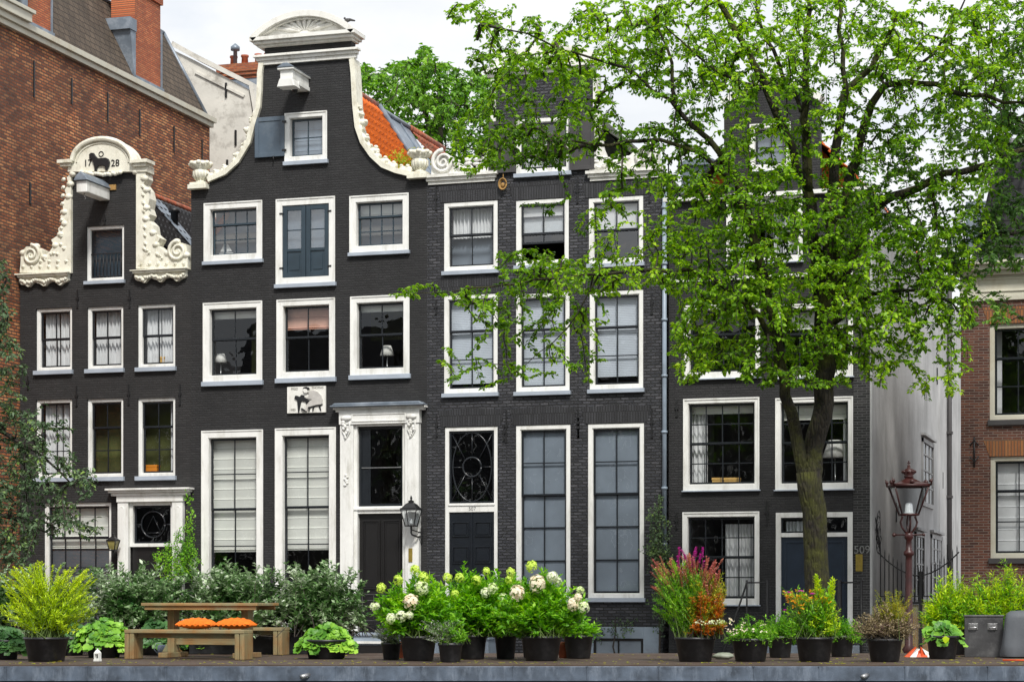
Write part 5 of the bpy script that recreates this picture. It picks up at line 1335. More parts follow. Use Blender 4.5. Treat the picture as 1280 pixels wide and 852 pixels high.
def cushion(px, d, w, label):
    p = PB(px, d); p.z = ZD+.457; me = MB(); nx, ny = 22, 12; vs = []
    for s in (1, -1):
        for j in range(ny+1):
            for i in range(nx+1):
                u, v = i/nx*2-1, j/ny*2-1; h = (1-abs(u)**2.4)**.6*(1-abs(v)**2.4)**.6
                cr = .008*math.sin(u*17+v*5)*h+.006*math.sin(u*9-v*13)
                x_ = u*w/2*(1-.06*(1-abs(v))*0); vs.append((x_, .17+v*.17, .075+s*((.10 if s > 0 else .07)*h)+cr*(s > 0)))
    n1 = (nx+1)*(ny+1); fs = []
    for s in (0, 1):
        for j in range(ny):
            for i in range(nx):
                a = s*n1+j*(nx+1)+i; f = (a, a+1, a+nx+2, a+nx+1); fs.append(f if s == 0 else f[::-1])
    me.add([(a, b, max(.003, c_)) for a, b, c_ in vs], fs, True)
    # ruffled piping
    pts = [(w/2*math.cos(q)*1.0 if False else 0, 0, 0) for q in ()]
    per = []
    for i in range(80):
        q = i/80*2*PI; cxx = max(-1, min(1, 1.25*math.cos(q))); sy = max(-1, min(1, 1.25*math.sin(q))); per.append((cxx*w/2*.99, .17+sy*.168, .066+.014*math.sin(i*1.9)))
    me.tube(per+[per[0]], .012, 5)
    o = me.build('cushion', M['orange'], None, shift=False); o.location = p; tag(o, label, 'cushion', 'orange cushions on the bench')
cushion(240, 32.82, .60, 'bright orange cushion on the front bench, left of the pair')
cushion(289, 32.82, .59, 'bright orange cushion on the front bench, right of the pair')

# ---- plants
def shoots(root, name, base, n, tgt, per, L, W, mat, start=.3, spread=.05, bow=.25, upn=.6, stem=.004, stemmat='stem', out=.8, up=.4, small=False, jit=.3, leafvar=.35, big=False):
    """n stems from the base to targets tgt(i)->xyz (local); leaves along them; returns tips, dirs"""
    base = np.array(base, float); T = np.array([tgt(i) for i in range(n)]); B = base+np.stack([rng.normal(0, spread, n), rng.normal(0, spread, n), np.zeros(n)], 1)
    Mid = (B+T)/2; Mid[:, 2] += (T[:, 2]-B[:, 2])*bow*.5; Mid[:, :2] -= (T[:, :2]-B[:, :2])*bow*.5
    t = start+(1-start)*(np.arange(per)+.5)/per
    t = t[None, :, None]+rng.uniform(-.5, .5, (n, per, 1))*(1-start)/per
    t = np.clip(t, 0, 1)
    Pt = (1-t)**2*B[:, None]+2*t*(1-t)*Mid[:, None]+t*t*T[:, None]
    Tn = 2*(1-t)*(Mid-B)[:, None]+2*t*(T-Mid)[:, None]
    Tn = Tn/np.maximum(1e-6, np.linalg.norm(Tn, axis=2, keepdims=True))
    az = (np.arange(per)*2.4)[None, :]+rng.uniform(0, 6.28, (n, 1))+rng.normal(0, .3, (n, per))
    O = np.stack([np.cos(az), np.sin(az), np.zeros_like(az)], 2)
    Dv = O*out+Tn*up+rng.normal(0, jit, Tn.shape); Nn = Tn*.6+np.array([0, 0, upn])+rng.normal(0, .3, Tn.shape)
    k = n*per; Lv = L*(1+rng.uniform(-leafvar, leafvar, k)); Wv = W*(1+rng.uniform(-leafvar, leafvar, k))
    fn = leaf_arrays if big else small_leaf_arrays
    V, Fc = fn(Pt.reshape(-1, 3), Dv.reshape(-1, 3), Nn.reshape(-1, 3), Lv, Wv)
    lo = npmesh(name, V, Fc, M[mat] if isinstance(mat, str) else mat, root)
    if 'bloom' in name or 'blossom' in name or 'flowers' in name: lo['kind'] = 'stuff'
    if stem:
        m = MB()
        for i in range(n):
            pts = [tuple((1-s)**2*B[i]+2*s*(1-s)*Mid[i]+s*s*T[i]) for s in (0, .25, .5, .75, 1)]
            m.tube(pts, [stem*1.4, stem*1.2, stem, stem*.8, stem*.5], 4, False)
        m.build('stems', M[stemmat], root, shift=False, flip=False)
    e = T-Mid; return T, e/np.maximum(1e-6, np.linalg.norm(e, axis=1, keepdims=True))
def dome(W, H, z0, D=None, lo=.25, pw=.5, wob=.15, sq=2):
    D = D or W*.7; ph = rng.uniform(0, 6, 4)
    def f(i):
        a = rng.uniform(0, 2*PI); r = rng.uniform(0, 1)**pw; hmax = math.sqrt(max(0, 1-r**sq*.85))*(1+wob*math.sin(a*3+ph[0])+wob*.7*math.sin(a*5+ph[1]))
        return (math.cos(a)*r*W/2, math.sin(a)*r*D/2, z0+H*hmax*rng.uniform(lo+.35, 1) if rng.random() < .75 else z0+H*hmax*rng.uniform(lo, .8))
    return f
def pot(root, w, h, mat='pot', x=0, y=0):
    r1, r0 = w/2, w/2*.80
    MB().lathe([(r0*.95, 0), (r0, .01), (r1*.97, h-.045), (r1, h-.04), (r1*1.03, h-.035), (r1*1.03, h), (r1*.96, h), (r1*.94, h-.05)], (x, y, 0), 28).build('pot', M[mat], root, shift=False)
    MB().lathe([(r1*.93, h-.06), (r1*.6, h-.04), (.01, h-.03)], (x, y, 0), 20).build('soil', M['soil'], root, shift=False)
def plantroot(px, d, label, grp='potted plants on the houseboat roof', name='potted_plant', cat='potted plant'):
    return thing(name, PB(px, d), label, cat, grp, rz=YAW)
def ballflower(root, pos, r, mat, n=70, name='flower_head'):
    d = norm(rnd(n)); d[:, 2] += .35; d = norm(d)
    Pt = np.array(pos)+d*r*np.array([1, 1, 1.05])*rng.uniform(.7, 1, (n, 1)); T = norm(np.cross(d, rnd(n)))
    V, Fc = small_leaf_arrays(Pt-T*r*.2, T, d, np.full(n, r*.50), np.full(n, r*.46), .1); npmesh(name, V, Fc, M[mat], root)

# 1 yellow spiky plant
r = plantroot(58, 31.6, 'large tub with a yellow green spiky plant at the left end of the boat'); pot(r, .66, .36)
tips, dirs = shoots(r, 'foliage', (0, 0, .34), 190, dome(1.5, .98, .38, .9, .25, .6), 48, .080, .015, 'lime_leaf', start=.18, spread=.14, bow=.25, stem=.005, out=.75, up=.75)
ti, _ = shoots(r, 'flower_spikes', (0, 0, .34), 80, lambda i: (lambda x: (x, rng.uniform(-.35, .35), .34+rng.uniform(.78, 1.18)-.35*x*x))(rng.uniform(-.72, .70)), 60, .030, .020, 'yellow', start=.66, spread=.1, bow=.3, stem=.005, out=1, up=.3)
# mantle mounds
def round_leaf_mound(root, W, D, H, z0, n, R, mat, name='foliage'):
    V = []; Fc = []; k = 10
    for i in range(n):
        a = rng.uniform(0, 2*PI); q = rng.uniform(0, 1)**.55; el = math.sqrt(max(0, 1-q*q))
        c_ = np.array([math.cos(a)*q*W/2, math.sin(a)*q*D/2, z0+H*el*rng.uniform(.7, 1)-.06*q]); nn = np.array([math.cos(a)*q*.8, math.sin(a)*q*.8-.25, .75])+rng.normal(0, .25, 3); nn /= np.linalg.norm(nn)
        s = np.cross(nn, [0, 0, 1.0]); s /= np.linalg.norm(s)+1e-9; u = np.cross(s, nn); rr = R*rng.uniform(.6, 1.2); o = len(V)
        V.append(c_-nn*rr*.22)
        for j in range(k*2):
            t = j/(k*2)*2*PI; rad = rr*(1.0 if j % 2 else .86)*(1-.35*max(0, math.cos(t))**8); V.append(c_+(s*math.sin(t)+u*-math.cos(t))*rad+nn*rr*.08*math.sin(t*5))
        for j in range(k*2): Fc.append((o, o+1+j, o+1+(j+1) % (k*2)))
    npmesh(name, np.array(V), np.array(Fc), M[mat], root)
for (px, d, W, H, mt, lb, pw_) in ((8, 32.6, .72, .36, 'mantledk', 'dark round leaved mound cut by the left edge beside the yellow plant', .40), (130, 33.6, 1.05, .46, 'mantle', 'round leaved green mound between yellow plant tub and front bench', .6),
                                   (408, 33.0, .98, .40, 'mantle', 'round leaved bright green plant in black tub right of the benches', .70), (250, 36.2, 1.4, .38, 'mantle', 'low round leaved mound growing beneath the table', .9), (88, 35.0, .8, .42, 'mantledk', 'dark round leaved mound added as filler directly behind the yellow plant tub', .5), (196, 35.3, .9, .42, 'mantledk', 'dark round leaved mound added as filler left of the table trestle', .55), (338, 36.3, .8, .40, 'mantledk', 'dark round leaved mound added as filler behind the right end of the benches', .5)):  # dark rear mounds are added to fill the deep shadow behind the benches
    r = plantroot(px, d, lb); pot(r, pw_, .30); round_leaf_mound(r, W, W*.7, H, .14, 300 if W < 1 else 340, .085, mt)
# 2 variegated shrubs in long troughs at the back edge
def trough(root, w, h, dd=.4): 
    m = MB(); m.box(-w/2, w/2, -dd/2, dd/2, 0, h); m.box(-w/2-.02, w/2+.02, -dd/2-.02, dd/2+.02, h-.04, h+.0); m.build('trough', M['pot'], root, .01, shift=False)
    MB().box(-w/2+.03, w/2-.03, -dd/2+.03, dd/2-.03, h+.001, h+.012).build('soil', M['soil'], root, shift=False)
for (px, W, H, n, lb) in ((20, 1.9, 1.32, 170, 'variegated grey green shrub at the far left behind the yellow plant'), (168, 1.85, 1.30, 260, 'variegated grey green shrub behind the left half of the table'), (290, 1.75, 1.34, 250, 'variegated grey green shrub behind the right half of the table'), (398, 1.45, 1.30, 230, 'variegated grey green shrub directly above the round leaved tub plant')):
    r = plantroot(px, 35.9, lb, 'variegated shrubs along the back edge of the boat', 'variegated_shrub', 'shrub'); trough(r, W*.8, .34)
    shoots(r, 'foliage', (0, 0, .30), n, dome(W*1.28, H-.10, .30, 1.0, .05, .6, .05, 8), 50, .095, .050, 'varieg', start=.25, spread=.35, bow=.1, stem=.005, stemmat='twig', out=.8, up=.5, upn=.9)
# 3 hydrangeas
hyd = [(523, 31.9, 1.32, 1.08, .55, 'hydrangea tub with one large peach bloom, left end of the hydrangea row'), (590, 32.8, 1.22, 1.14, .46, 'hydrangea with lime buds in front of the blue black panelled door'), (632, 32.9, 1.05, 1.10, .34, 'hydrangea in narrow pot with white blooms, third tub of the row'), (677, 31.9, 1.38, 1.12, .60, 'hydrangea in the widest black tub with pink and white blooms')]
blooms = {523: [(515, 752, .095, 'petalp'), (528, 735, .085, 'petalw'), (490, 773, .065, 'petalw'), (503, 770, .065, 'petalw'), (513, 769, .05, 'petalw'), (478, 735, .06, 'petallime'), (520, 712, .06, 'petallime'), (530, 722, .07, 'petallime'), (499, 725, .06, 'petallime'), (468, 758, .045, 'petalw'), (472, 757, .04, 'petalw')],
 590: [(575, 722, .06, 'petallime'), (596, 725, .06, 'petallime'), (560, 722, .06, 'petallime'), (607, 741, .065, 'petalw'), (569, 742, .05, 'petallime')],
 632: [(616, 735, .065, 'petalw'), (629, 747, .055, 'petalw'), (637, 725, .055, 'petallime'), (608, 714, .05, 'petallime')],
 677: [(664, 708, .07, 'petallime'), (671, 729, .10, 'petalp'), (646, 741, .09, 'petalp'), (690, 721, .065, 'petalw'), (696, 726, .055, 'petalw'), (716, 755, .075, 'petalp'), (729, 759, .07, 'petalw'), (725, 738, .05, 'petalw'), (638, 715, .055, 'petallime'), (722, 747, .05, 'petalp')]}
for px, d, W, H, pw_, lb in hyd:
    r = plantroot(px, d, lb, 'hydrangea tubs on the houseboat roof'); pot(r, pw_, .37)
    shoots(r, 'foliage', (0, 0, .35), 270, dome(W*1.05, H-.10, .36, .8, .05, .6, .08), 40, .095, .042, 'green', start=.25, spread=.14, bow=.1, stem=.005, out=.7, up=.6, upn=.6)
    for bx, by, br_, bm_ in blooms[px]:
        x = (bx-px)/FP*(d-.3); z = EYE+(HY-by)*(d-.3)/FP-ZD; ballflower(r, (x, -.3+rng.uniform(-.08, .08), z), br_*1.32, bm_, 110)
r = plantroot(664, 33.6, 'tall wispy dark seed stems rising behind the hydrangeas'); pot(r, .3, .3)
shoots(r, 'foliage', (0, 0, .3), 26, lambda i: (rng.uniform(-.2, .2), rng.uniform(-.1, .1), rng.uniform(.95, 1.30)), 30, .03, .010, 'olivelf', start=.5, spread=.06, bow=.05, stem=.003, out=.4, up=.9)
r = plantroot(489, 32.6, 'silvery fine leaved plant trailing left of the hydrangea tub'); pot(r, .3, .26)
shoots(r, 'foliage', (0, 0, .24), 90, dome(.62, .30, .26, .5, .1), 22, .04, .010, 'silver', start=.2, spread=.08, stem=.003)
r = plantroot(563, 31.2, 'silver grey curry plant in small pot between two hydrangea tubs'); pot(r, .36, .28)
shoots(r, 'foliage', (0, 0, .26), 80, dome(.50, .34, .28, .45, .1), 22, .045, .014, 'green', start=.2, spread=.1, stem=.003)
shoots(r, 'silver_foliage', (-.05, -.05, .28), 70, lambda i: (rng.uniform(-.45, .15), rng.uniform(-.2, .1), .30+rng.uniform(.02, .32)), 26, .035, .012, 'silver', start=.2, spread=.06, stem=.003)
r = plantroot(723, 33.2, 'low bright green plant in tapered black pot at the hydrangea row right end'); pot(r, .46, .36)
shoots(r, 'foliage', (0, 0, .34), 110, dome(.72, .26, .34, .5, .1), 16, .09, .03, 'green', start=.2, spread=.12, stem=.004, out=.7, up=.6)
# 4 tall loosestrife / rust plant
r = plantroot(869, 31.5, 'tall plant with magenta and pink spires turning rust orange lower right'); pot(r, .60, .36)
shoots(r, 'foliage', (0, 0, .34), 150, lambda i: (rng.uniform(-.62, .18), rng.uniform(-.3, .3), .38+rng.uniform(.35, 1.10)), 60, .065, .014, 'green', start=.1, spread=.12, bow=.2, stem=.004, out=.6, up=.8)
shoots(r, 'rust_foliage', (.1, -.03, .34), 150, lambda i: (rng.uniform(-.15, .45), rng.uniform(-.3, .3), .36+rng.uniform(.15, .95)), 60, .06, .014, 'olivelf', start=.1, spread=.12, bow=.2, stem=.004, out=.7, up=.7)
shoots(r, 'orange_foliage', (.14, -.08, .34), 120, lambda i: (rng.uniform(-.1, .42), rng.uniform(-.4, .1), .36+rng.uniform(.1, .68)), 56, .055, .014, 'rust', start=.25, spread=.14, bow=.2, stem=.004, stemmat='twig', out=.8, up=.6)
def spire_t(i): x = rng.uniform(-.66, .42); return (x, rng.uniform(-.25, .25), .36+rng.uniform(.82, 1.30)-.25*abs(x+.15))
shoots(r, 'pink_spires', (0, 0, .34), 95, spire_t, 70, .026, .018, 'pink', start=.74, spread=.12, bow=.2, stem=.004, out=1, up=.4)
shoots(r, 'magenta_flowers', (0, 0, .34), 13, lambda i: (rng.uniform(-.30, .12), rng.uniform(-.2, .2), .36+rng.uniform(1.08, 1.34)), 60, .026, .018, 'magenta', start=.86, spread=.1, bow=.2, stem=.004, out=1, up=.4)
shoots(r, 'white_flowers', (.15, -.3, .5), 30, lambda i: (rng.uniform(-.05, .5), -.42, .58+rng.uniform(-.03, .05)), 3, .03, .025, 'petalw', start=.8, spread=.1, stem=0)
# 5 low green pots
for px, d, W, H, pw_, lb, mt in ((938, 31.6, .82, .42, .56, 'low feathery green plant in round black pot beside the rust orange plant', 'green'), (975, 33.6, .75, .50, .40, 'green leafy plant in a black pot partly behind the feathery one', 'green'), (1052, 34.2, .75, .42, .4, 'green leafy plant between yellow spires and brown grass tub', 'green')):
    r = plantroot(px, d, lb); pot(r, pw_, .34)
    shoots(r, 'foliage', (0, 0, .30), 170, dome(W, H, .22, W*.7, .0, .5), 20, .06, .018, mt, start=.2, spread=.14, bow=.3, stem=.003, out=.7, up=.6)
    if px == 938: shoots(r, 'blossom', (0, 0, .4), 24, lambda i: (rng.uniform(-.45, .25), -.3, .38+rng.uniform(0, .28)), 4, .03, .028, 'petalp', start=.9, spread=.1, stem=0)
# 6 goldenrod + coneflowers
r = plantroot(1018, 31.5, 'tub of yellow spires, orange blooms and purple coneflowers before the trunk'); pot(r, .56, .36)
shoots(r, 'foliage', (0, 0, .34), 120, lambda i: (rng.uniform(-.48, .30), rng.uniform(-.3, .3), .36+rng.uniform(.1, .72)), 26, .075, .022, 'green', start=.15, spread=.14, bow=.2, stem=.004, out=.7, up=.7)
shoots(r, 'yellow_foliage', (.1, 0, .34), 60, lambda i: (rng.uniform(-.1, .36), rng.uniform(-.3, .2), .36+rng.uniform(.1, .6)), 30, .06, .018, 'lime_leaf', start=.15, spread=.1, bow=.2, stem=.004)
for dx, h in ((.02, 1.28), (.06, 1.20), (.10, 1.05), (.24, 1.16), (.28, 1.22), (.20, .98)):
    shoots(r, 'yellow_spire', (dx*.7, 0, .34), 5, lambda i: (dx+rng.uniform(-.02, .02), rng.uniform(-.05, .05), h+rng.uniform(-.04, .02)), 60, .055, .020, 'lime_leaf', start=.25, spread=.02, bow=.05, stem=.005, out=.8, up=.7)
shoots(r, 'orange_blooms', (-.1, 0, .34), 70, lambda i: (rng.uniform(-.48, .2), rng.uniform(-.3, .15), .36+rng.uniform(.50, .74)-abs(rng.normal(0, .05))), 7, .04, .02, 'orangefl', start=.93, spread=.1, stem=.003, out=1, up=.3)
for dx, z in ((-.40, 1.04), (-.20, 1.06), (-.02, 1.02), (.10, .98), (-.42, .78)):
    m = MB(); m.tube([(dx*.4, 0, .36), (dx*.9, 0, .8 if z > .8 else .6), (dx, 0, z)], .005, 5); m.build('flower_stalk', M['stem'], r, shift=False, flip=False)
    n = 14; az = np.arange(n)/n*2*PI; Pt = np.tile([dx, 0, z], (n, 1)); D_ = np.stack([np.cos(az), np.sin(az), -.45*np.ones(n)], 1)
    V, Fc = small_leaf_arrays(Pt, D_, np.tile([0, 0, 1.], (n, 1)), np.full(n, .065), np.full(n, .03)); npmesh('coneflower', V, Fc, M['magenta'], r)
# 7 brown lavender
r = plantroot(1106, 31.4, 'spent brown lavender in black tub in front of the street lamp'); pot(r, .52, .34)
shoots(r, 'foliage', (0, 0, .32), 300, dome(1.05, .50, .33, .7, .1, .5), 34, .045, .012, 'brownlf', start=.2, spread=.12, bow=.25, stem=.003, stemmat='twig', out=.6, up=.8)
shoots(r, 'seed_heads', (.12, 0, .32), 70, lambda i: (rng.uniform(-.2, .42), rng.uniform(-.2, .2), .35+rng.uniform(.3, .72)), 30, .035, .012, 'olivelf', start=.5, spread=.1, bow=.2, stem=.003)
# 8 hosta
r = plantroot(1178, 33.0, 'hosta with broad round leaves in black pot beside the grey metal box'); pot(r, .50, .36); round_leaf_mound(r, .66, .5, .30, .28, 120, .09, 'mantle')
m = MB(); m.tube([(0, -.2, .5), (-.03, -.3, .4), (-.02, -.33, .32)], .004, 4); m.build('stalk', M['stem'], r, shift=False); n = 1; V, Fc = leaf_arrays(np.array([[-.02, -.33, .36]]), np.array([[0, -.2, -1.]]), np.array([[0, -1., 0]]), np.array([.12]), np.array([.11])); npmesh('yellow_leaf', V, Fc, M['lime_leaf'], r)
# 9 acer / bamboo behind the box
for px, d, W, H, lb in ((1188, 35.6, 1.0, 1.28, 'feathery lime green maple left behind the grey metal box'), (1252, 35.4, 1.9, 1.42, 'broad feathery lime green maple above the grey metal box')):
    r = plantroot(px, d, lb, 'feathery maples at the right end of the boat'); pot(r, .6, .36)
    shoots(r, 'foliage', (0, 0, .3), 260 if W > 1.2 else 140, dome(W, H-.3, .33, .9, .05, .55), 40, .10, .018, M['lime_leaf'] if W < 1 else 'green', start=.25, spread=.15, bow=-.15, stem=.005, stemmat='twig', out=.6, up=.3)
    shoots(r, 'bright_foliage', (0, -.1, .3), 150, dome(W, H-.28, .35, .7, .3, .55), 36, .10, .018, 'lime_leaf', start=.4, spread=.15, bow=-.15, stem=.004, stemmat='twig', out=.6, up=.3)

# metal box, covered barbecue, odds and ends
p = PB(1206, 33.9); t = thing('metal_chest', p, 'grey metal chest with two steel handles on the boat roof', 'chest', rz=YAW*.35)
w_, h_ = .60, .66
MB().box(0, w_, 0, .6, 0, h_-.02).build('chest_body', M['box'], t, .006, shift=False); MB().box(-.012, w_+.012, -.012, .612, h_-.019, h_+.01).build('lid', M['box'], t, .006, shift=False)
for x in (.13, .43):
    m = MB(); m.box(x-.075, x+.075, -.012, -.001, .44, .54); m.tube([(x-.05, -.03, .45), (x-.05, -.055, .475), (x+.05, -.055, .475), (x+.05, -.03, .45)], .009, 6); m.box(x-.06, x+.06, -.03, -.013, .49, .53); m.build('handle', M['steel'], t, .003, shift=False)
m = MB(); 
for k in range(26):
    t1 = k/25
p = PB(1290, 33.6); nb = 40; rows_ = [(0.02, .46), (.06, .47), (.2, .455), (.35, .44), (.5, .425), (.62, .41), (.70, .385), (.735, .33), (.745, .2), (.75, .01)]; vs = []
for j, (z, rr) in enumerate(rows_):
    for i in range(nb):
        q = i/nb*2*PI; sq = (abs(math.cos(q))**5+abs(math.sin(q))**5)**(-1/5.); fold = 1+(.055*math.sin(q*11+z*2.5)+.05*math.sin(q*5+1-z*2))*(1-z*1.1)
        vs.append((rr*sq*fold*math.cos(q)*1.0, rr*sq*fold*math.sin(q)*.8, z))
m = MB(); m.add(vs, [(j*nb+i, j*nb+(i+1) % nb, (j+1)*nb+(i+1) % nb, (j+1)*nb+i) for j in range(len(rows_)-1) for i in range(nb)]+[tuple(range((len(rows_)-1)*nb, len(rows_)*nb))], True)
o = m.build('covered_barbecue', M['tarp'], None, shift=False); o.location = p; tag(o, 'barbecue under a dark grey fabric cover at the right edge', 'barbecue')
p = PB(1262, 31.4); m = MB(); m.tube([(-.1, 0, .02), (.6, .05, .02)], .015, 6); o = m.build('red_stick', M['red'], None, shift=False); o.location = p; tag(o, 'thin red stick lying on the roof by the barbecue', 'stick')
# red white folded parasol cloth
p = PB(1148, 33.9); t = thing('striped_cloth', p, 'crumpled red and white striped cloth between lavender tub and hosta pot', 'cloth')
for k, mt in enumerate(('red', 'white', 'red', 'red', 'white')):
    m = MB(); a = -.2+.08*k; m.add([(a, 0, 0), (a+.085, -.03*(k % 2), 0), (a*.6+.10, .03+.02*k, .36-.05*k), (a*.3+.02, .02, .40-.07*(k % 3)), (a, .05, 0), (a+.085, .06, 0)], [(0, 1, 2, 3), (5, 4, 3, 2), (0, 3, 4), (1, 5, 2), (0, 4, 5, 1)]); m.build('stripe', M[mt], t, shift=False)
t.scale = (1.15, .8, .42); t.rotation_euler = (0, 0, .3)
p = PB(904, 32.6); m = MB(); vs = []; n = 14
for j in range(7):
    for i in range(n):
        q = i/n*2*PI; e = PI*j/6; rr = 1+.15*math.sin(3*q+j)+.1*math.sin(7*q+2*j); vs.append((.17*math.sin(e)*math.cos(q)*rr, .1*math.sin(e)*math.sin(q)*rr, max(.004, .05+.05*math.cos(e)*rr)))
m.add(vs, [(j*n+i, j*n+(i+1) % n, (j+1)*n+(i+1) % n, (j+1)*n+i) for j in range(6) for i in range(n)], True); o = m.build('plastic_bag', M['silver'], None, shift=False); o.location = p; tag(o, 'crumpled silvery green plastic bag right of the rust orange plant tub', 'bag')
p = PB(122, 31.6); t = thing('garden_lantern', p, 'tiny white garden lantern standing right of the yellow plant tub', 'lantern')
m = MB(); m.box(-.045, .045, -.045, .045, 0, .03); m.ring(-.04, .04, .03, .12, .012, -.04, .04); m.lathe([(.06, .12), (.03, .16), (.012, .17), (.012, .19)], (0, 0, 0), 4, False, True); m.build('lantern_body', M['white'], t, shift=False)
for px, lb in ((498, 'terracotta pot squeezed left of the first hydrangea tub'), (706, 'terracotta pot squeezed between widest hydrangea tub and tapered pot')):
    p = PB(px, 33.4); t = thing('terracotta_pot', p, lb, 'pot', 'small terracotta pots'); MB().lathe([(.09, 0), (.12, .2), (.14, .2), (.14, .25), (.11, .25), (.1, .2)], (0, 0, 0), 16).build('pot', M['terra'], t, shift=False)
for px, lb in ((203, 'blue watering can under the left end of the bench'), ):
    p = PB(px, 34.8); t = thing('watering_can', p, lb.replace('blue', 'small grey'), 'watering can'); MB().lathe([(.08, 0), (.08, .16), (.05, .18)], (0, 0, 0), 14).build('can', M['lead'], t, shift=False)
    MB().tube([(.07, 0, .03), (.18, 0, .14), (.22, 0, .2)], [.02, .012, .018], 6).build('spout', M['lead'], t, shift=False); MB().tube([(-.08, 0, .03), (-.15, 0, .1), (-.1, 0, .2), (0, 0, .2)], .008, 5).build('handle', M['lead'], t, shift=False)
# fallen leaves on the roof
n = 520; Pt = np.stack([rng.uniform(-8.5, 8.5, n), rng.uniform(.1, 6.0, n)**1.0, np.full(n, ZD+.004)+rng.uniform(0, .004, n)], 1)
Pt[:, 1] = np.where(rng.random(n) < .5, rng.uniform(.05, 1.2, n), Pt[:, 1])
V, Fc = small_leaf_arrays(Pt, rnd(n)*np.array([1, 1, .02]), np.tile([0, 0, 1.], (n, 1))+rnd(n, .1), rng.uniform(.04, .09, n), rng.uniform(.02, .05, n), .12)
o = npmesh('fallen_leaves', V, Fc, M['olivelf']); o.location = boat.location; o.rotation_euler = (0, 0, YAW); tag(o, 'scattered yellow and brown fallen leaves on the roof boards', 'leaves', kind='stuff')
# irrigation hoses down the pots
def hose(pts, label):
    m = MB(); m.tube([P3(a, b, d) for a, b, d in pts], .004, 5, False); o = m.build('irrigation_hose', M['lead'], None); tag(o, label, 'hose', 'thin hoses on the pots')
def climber(px, d, ystem, spots, n, mat, label, name='climbing_plant', L=.07, W=.04, per=16):
    # spots: (px,py,rx,ry) in the wall plane
    p = P3(px, 750, d); t = thing(name, (p.x, p.y, 0), label, 'climbing plant')
    w = [a[2]*a[3] for a in spots]; w = np.array(w)/sum(w)
    def tg(i):
        s = spots[rng.choice(len(spots), p=w)]; q = rng.uniform(0, 2*PI); rr = rng.uniform()**.5
        v = P3(s[0]+s[2]*rr*math.cos(q), s[1]+s[3]*rr*math.sin(q), d+rng.uniform(-.25, .1)); return (v.x-p.x, v.y-p.y, v.z)
    T = np.array([tg(i) for i in range(n)])
    # stems climb: each twig starts a little below its tip
    V = []; m = MB(); k = per
    B = T+np.stack([rng.normal(0, .12, n), rng.normal(0, .05, n), -rng.uniform(.2, .5, n)], 1); B[:, 2] = np.maximum(B[:, 2], .05)
    tt = rng.uniform(0, 1, (n, k, 1)); Pt = B[:, None]*(1-tt)+T[:, None]*tt; Pt = Pt.reshape(-1, 3)+rnd(n*k, .03)
    D_ = rnd(n*k)*.8+np.array([0, -.6, -.1]); Nn = rnd(n*k)*.4+np.array([0, -.8, .6])
    V, Fc = small_leaf_arrays(Pt, D_, Nn, L*rng.uniform(.6, 1.3, n*k), W*rng.uniform(.6, 1.3, n*k)); npmesh('foliage', V, Fc, M[mat], t)
    for i in range(n): m.tube([tuple(B[i]), tuple((B[i]+T[i])/2+rnd(1, .03)[0]), tuple(T[i])], .004, 4, False)
    top = T[np.argmax(T[:, 2])]; pts = [(0, 0, 0)]+[(top[0]*s+rng.normal(0, .05), top[1]*s, top[2]*s) for s in (.25, .5, .75, 1)]; m.tube(pts, [.03, .025, .02, .015, .01], 6, False)
    m.build('stems', M['twig'], t, shift=False, flip=False)
dW = lambda px: YF/ray(px)[1]
climber(222, dW(222)-.6, 0, [(222, 694, 28, 20), (230, 672, 15, 16), (238, 640, 3, 12), (236, 617, 6, 4)], 130, 'green', 'bright green climber beside the 1728 house door surround')
climber(824, dW(824)-.25, 0, [(822, 645, 9, 30), (822, 675, 12, 22), (828, 690, 12, 25), (825, 740, 6, 50)], 120, 'left_leaf', 'dark climber growing up the blue grey downpipe')
climber(765, dW(765)-.12, 0, [(775, 776, 26, 4), (745, 776, 16, 4)], 26, 'left_leaf', 'thin creeper with few leaves above the pale blue plinth', per=9)
# ================================================================== trees
def catmull(pts, rad, step):
    out = []; r = []
    P = [Vector(p) for p in pts]
    for i in range(len(P)-1):
        p0 = P[max(0, i-1)]; p1 = P[i]; p2 = P[i+1]; p3 = P[min(len(P)-1, i+2)]; n = max(1, int((p2-p1).length/step))
        for k in range(n):
            t = k/n; t2 = t*t; t3 = t2*t
            out.append(.5*((2*p1)+(p2-p0)*t+(2*p0-5*p1+4*p2-p3)*t2+(3*p1-p0-3*p2+p3)*t3)); r.append(rad[i]*(1-t)+rad[i+1]*t)
    out.append(P[-1]); r.append(rad[-1]); return out, r

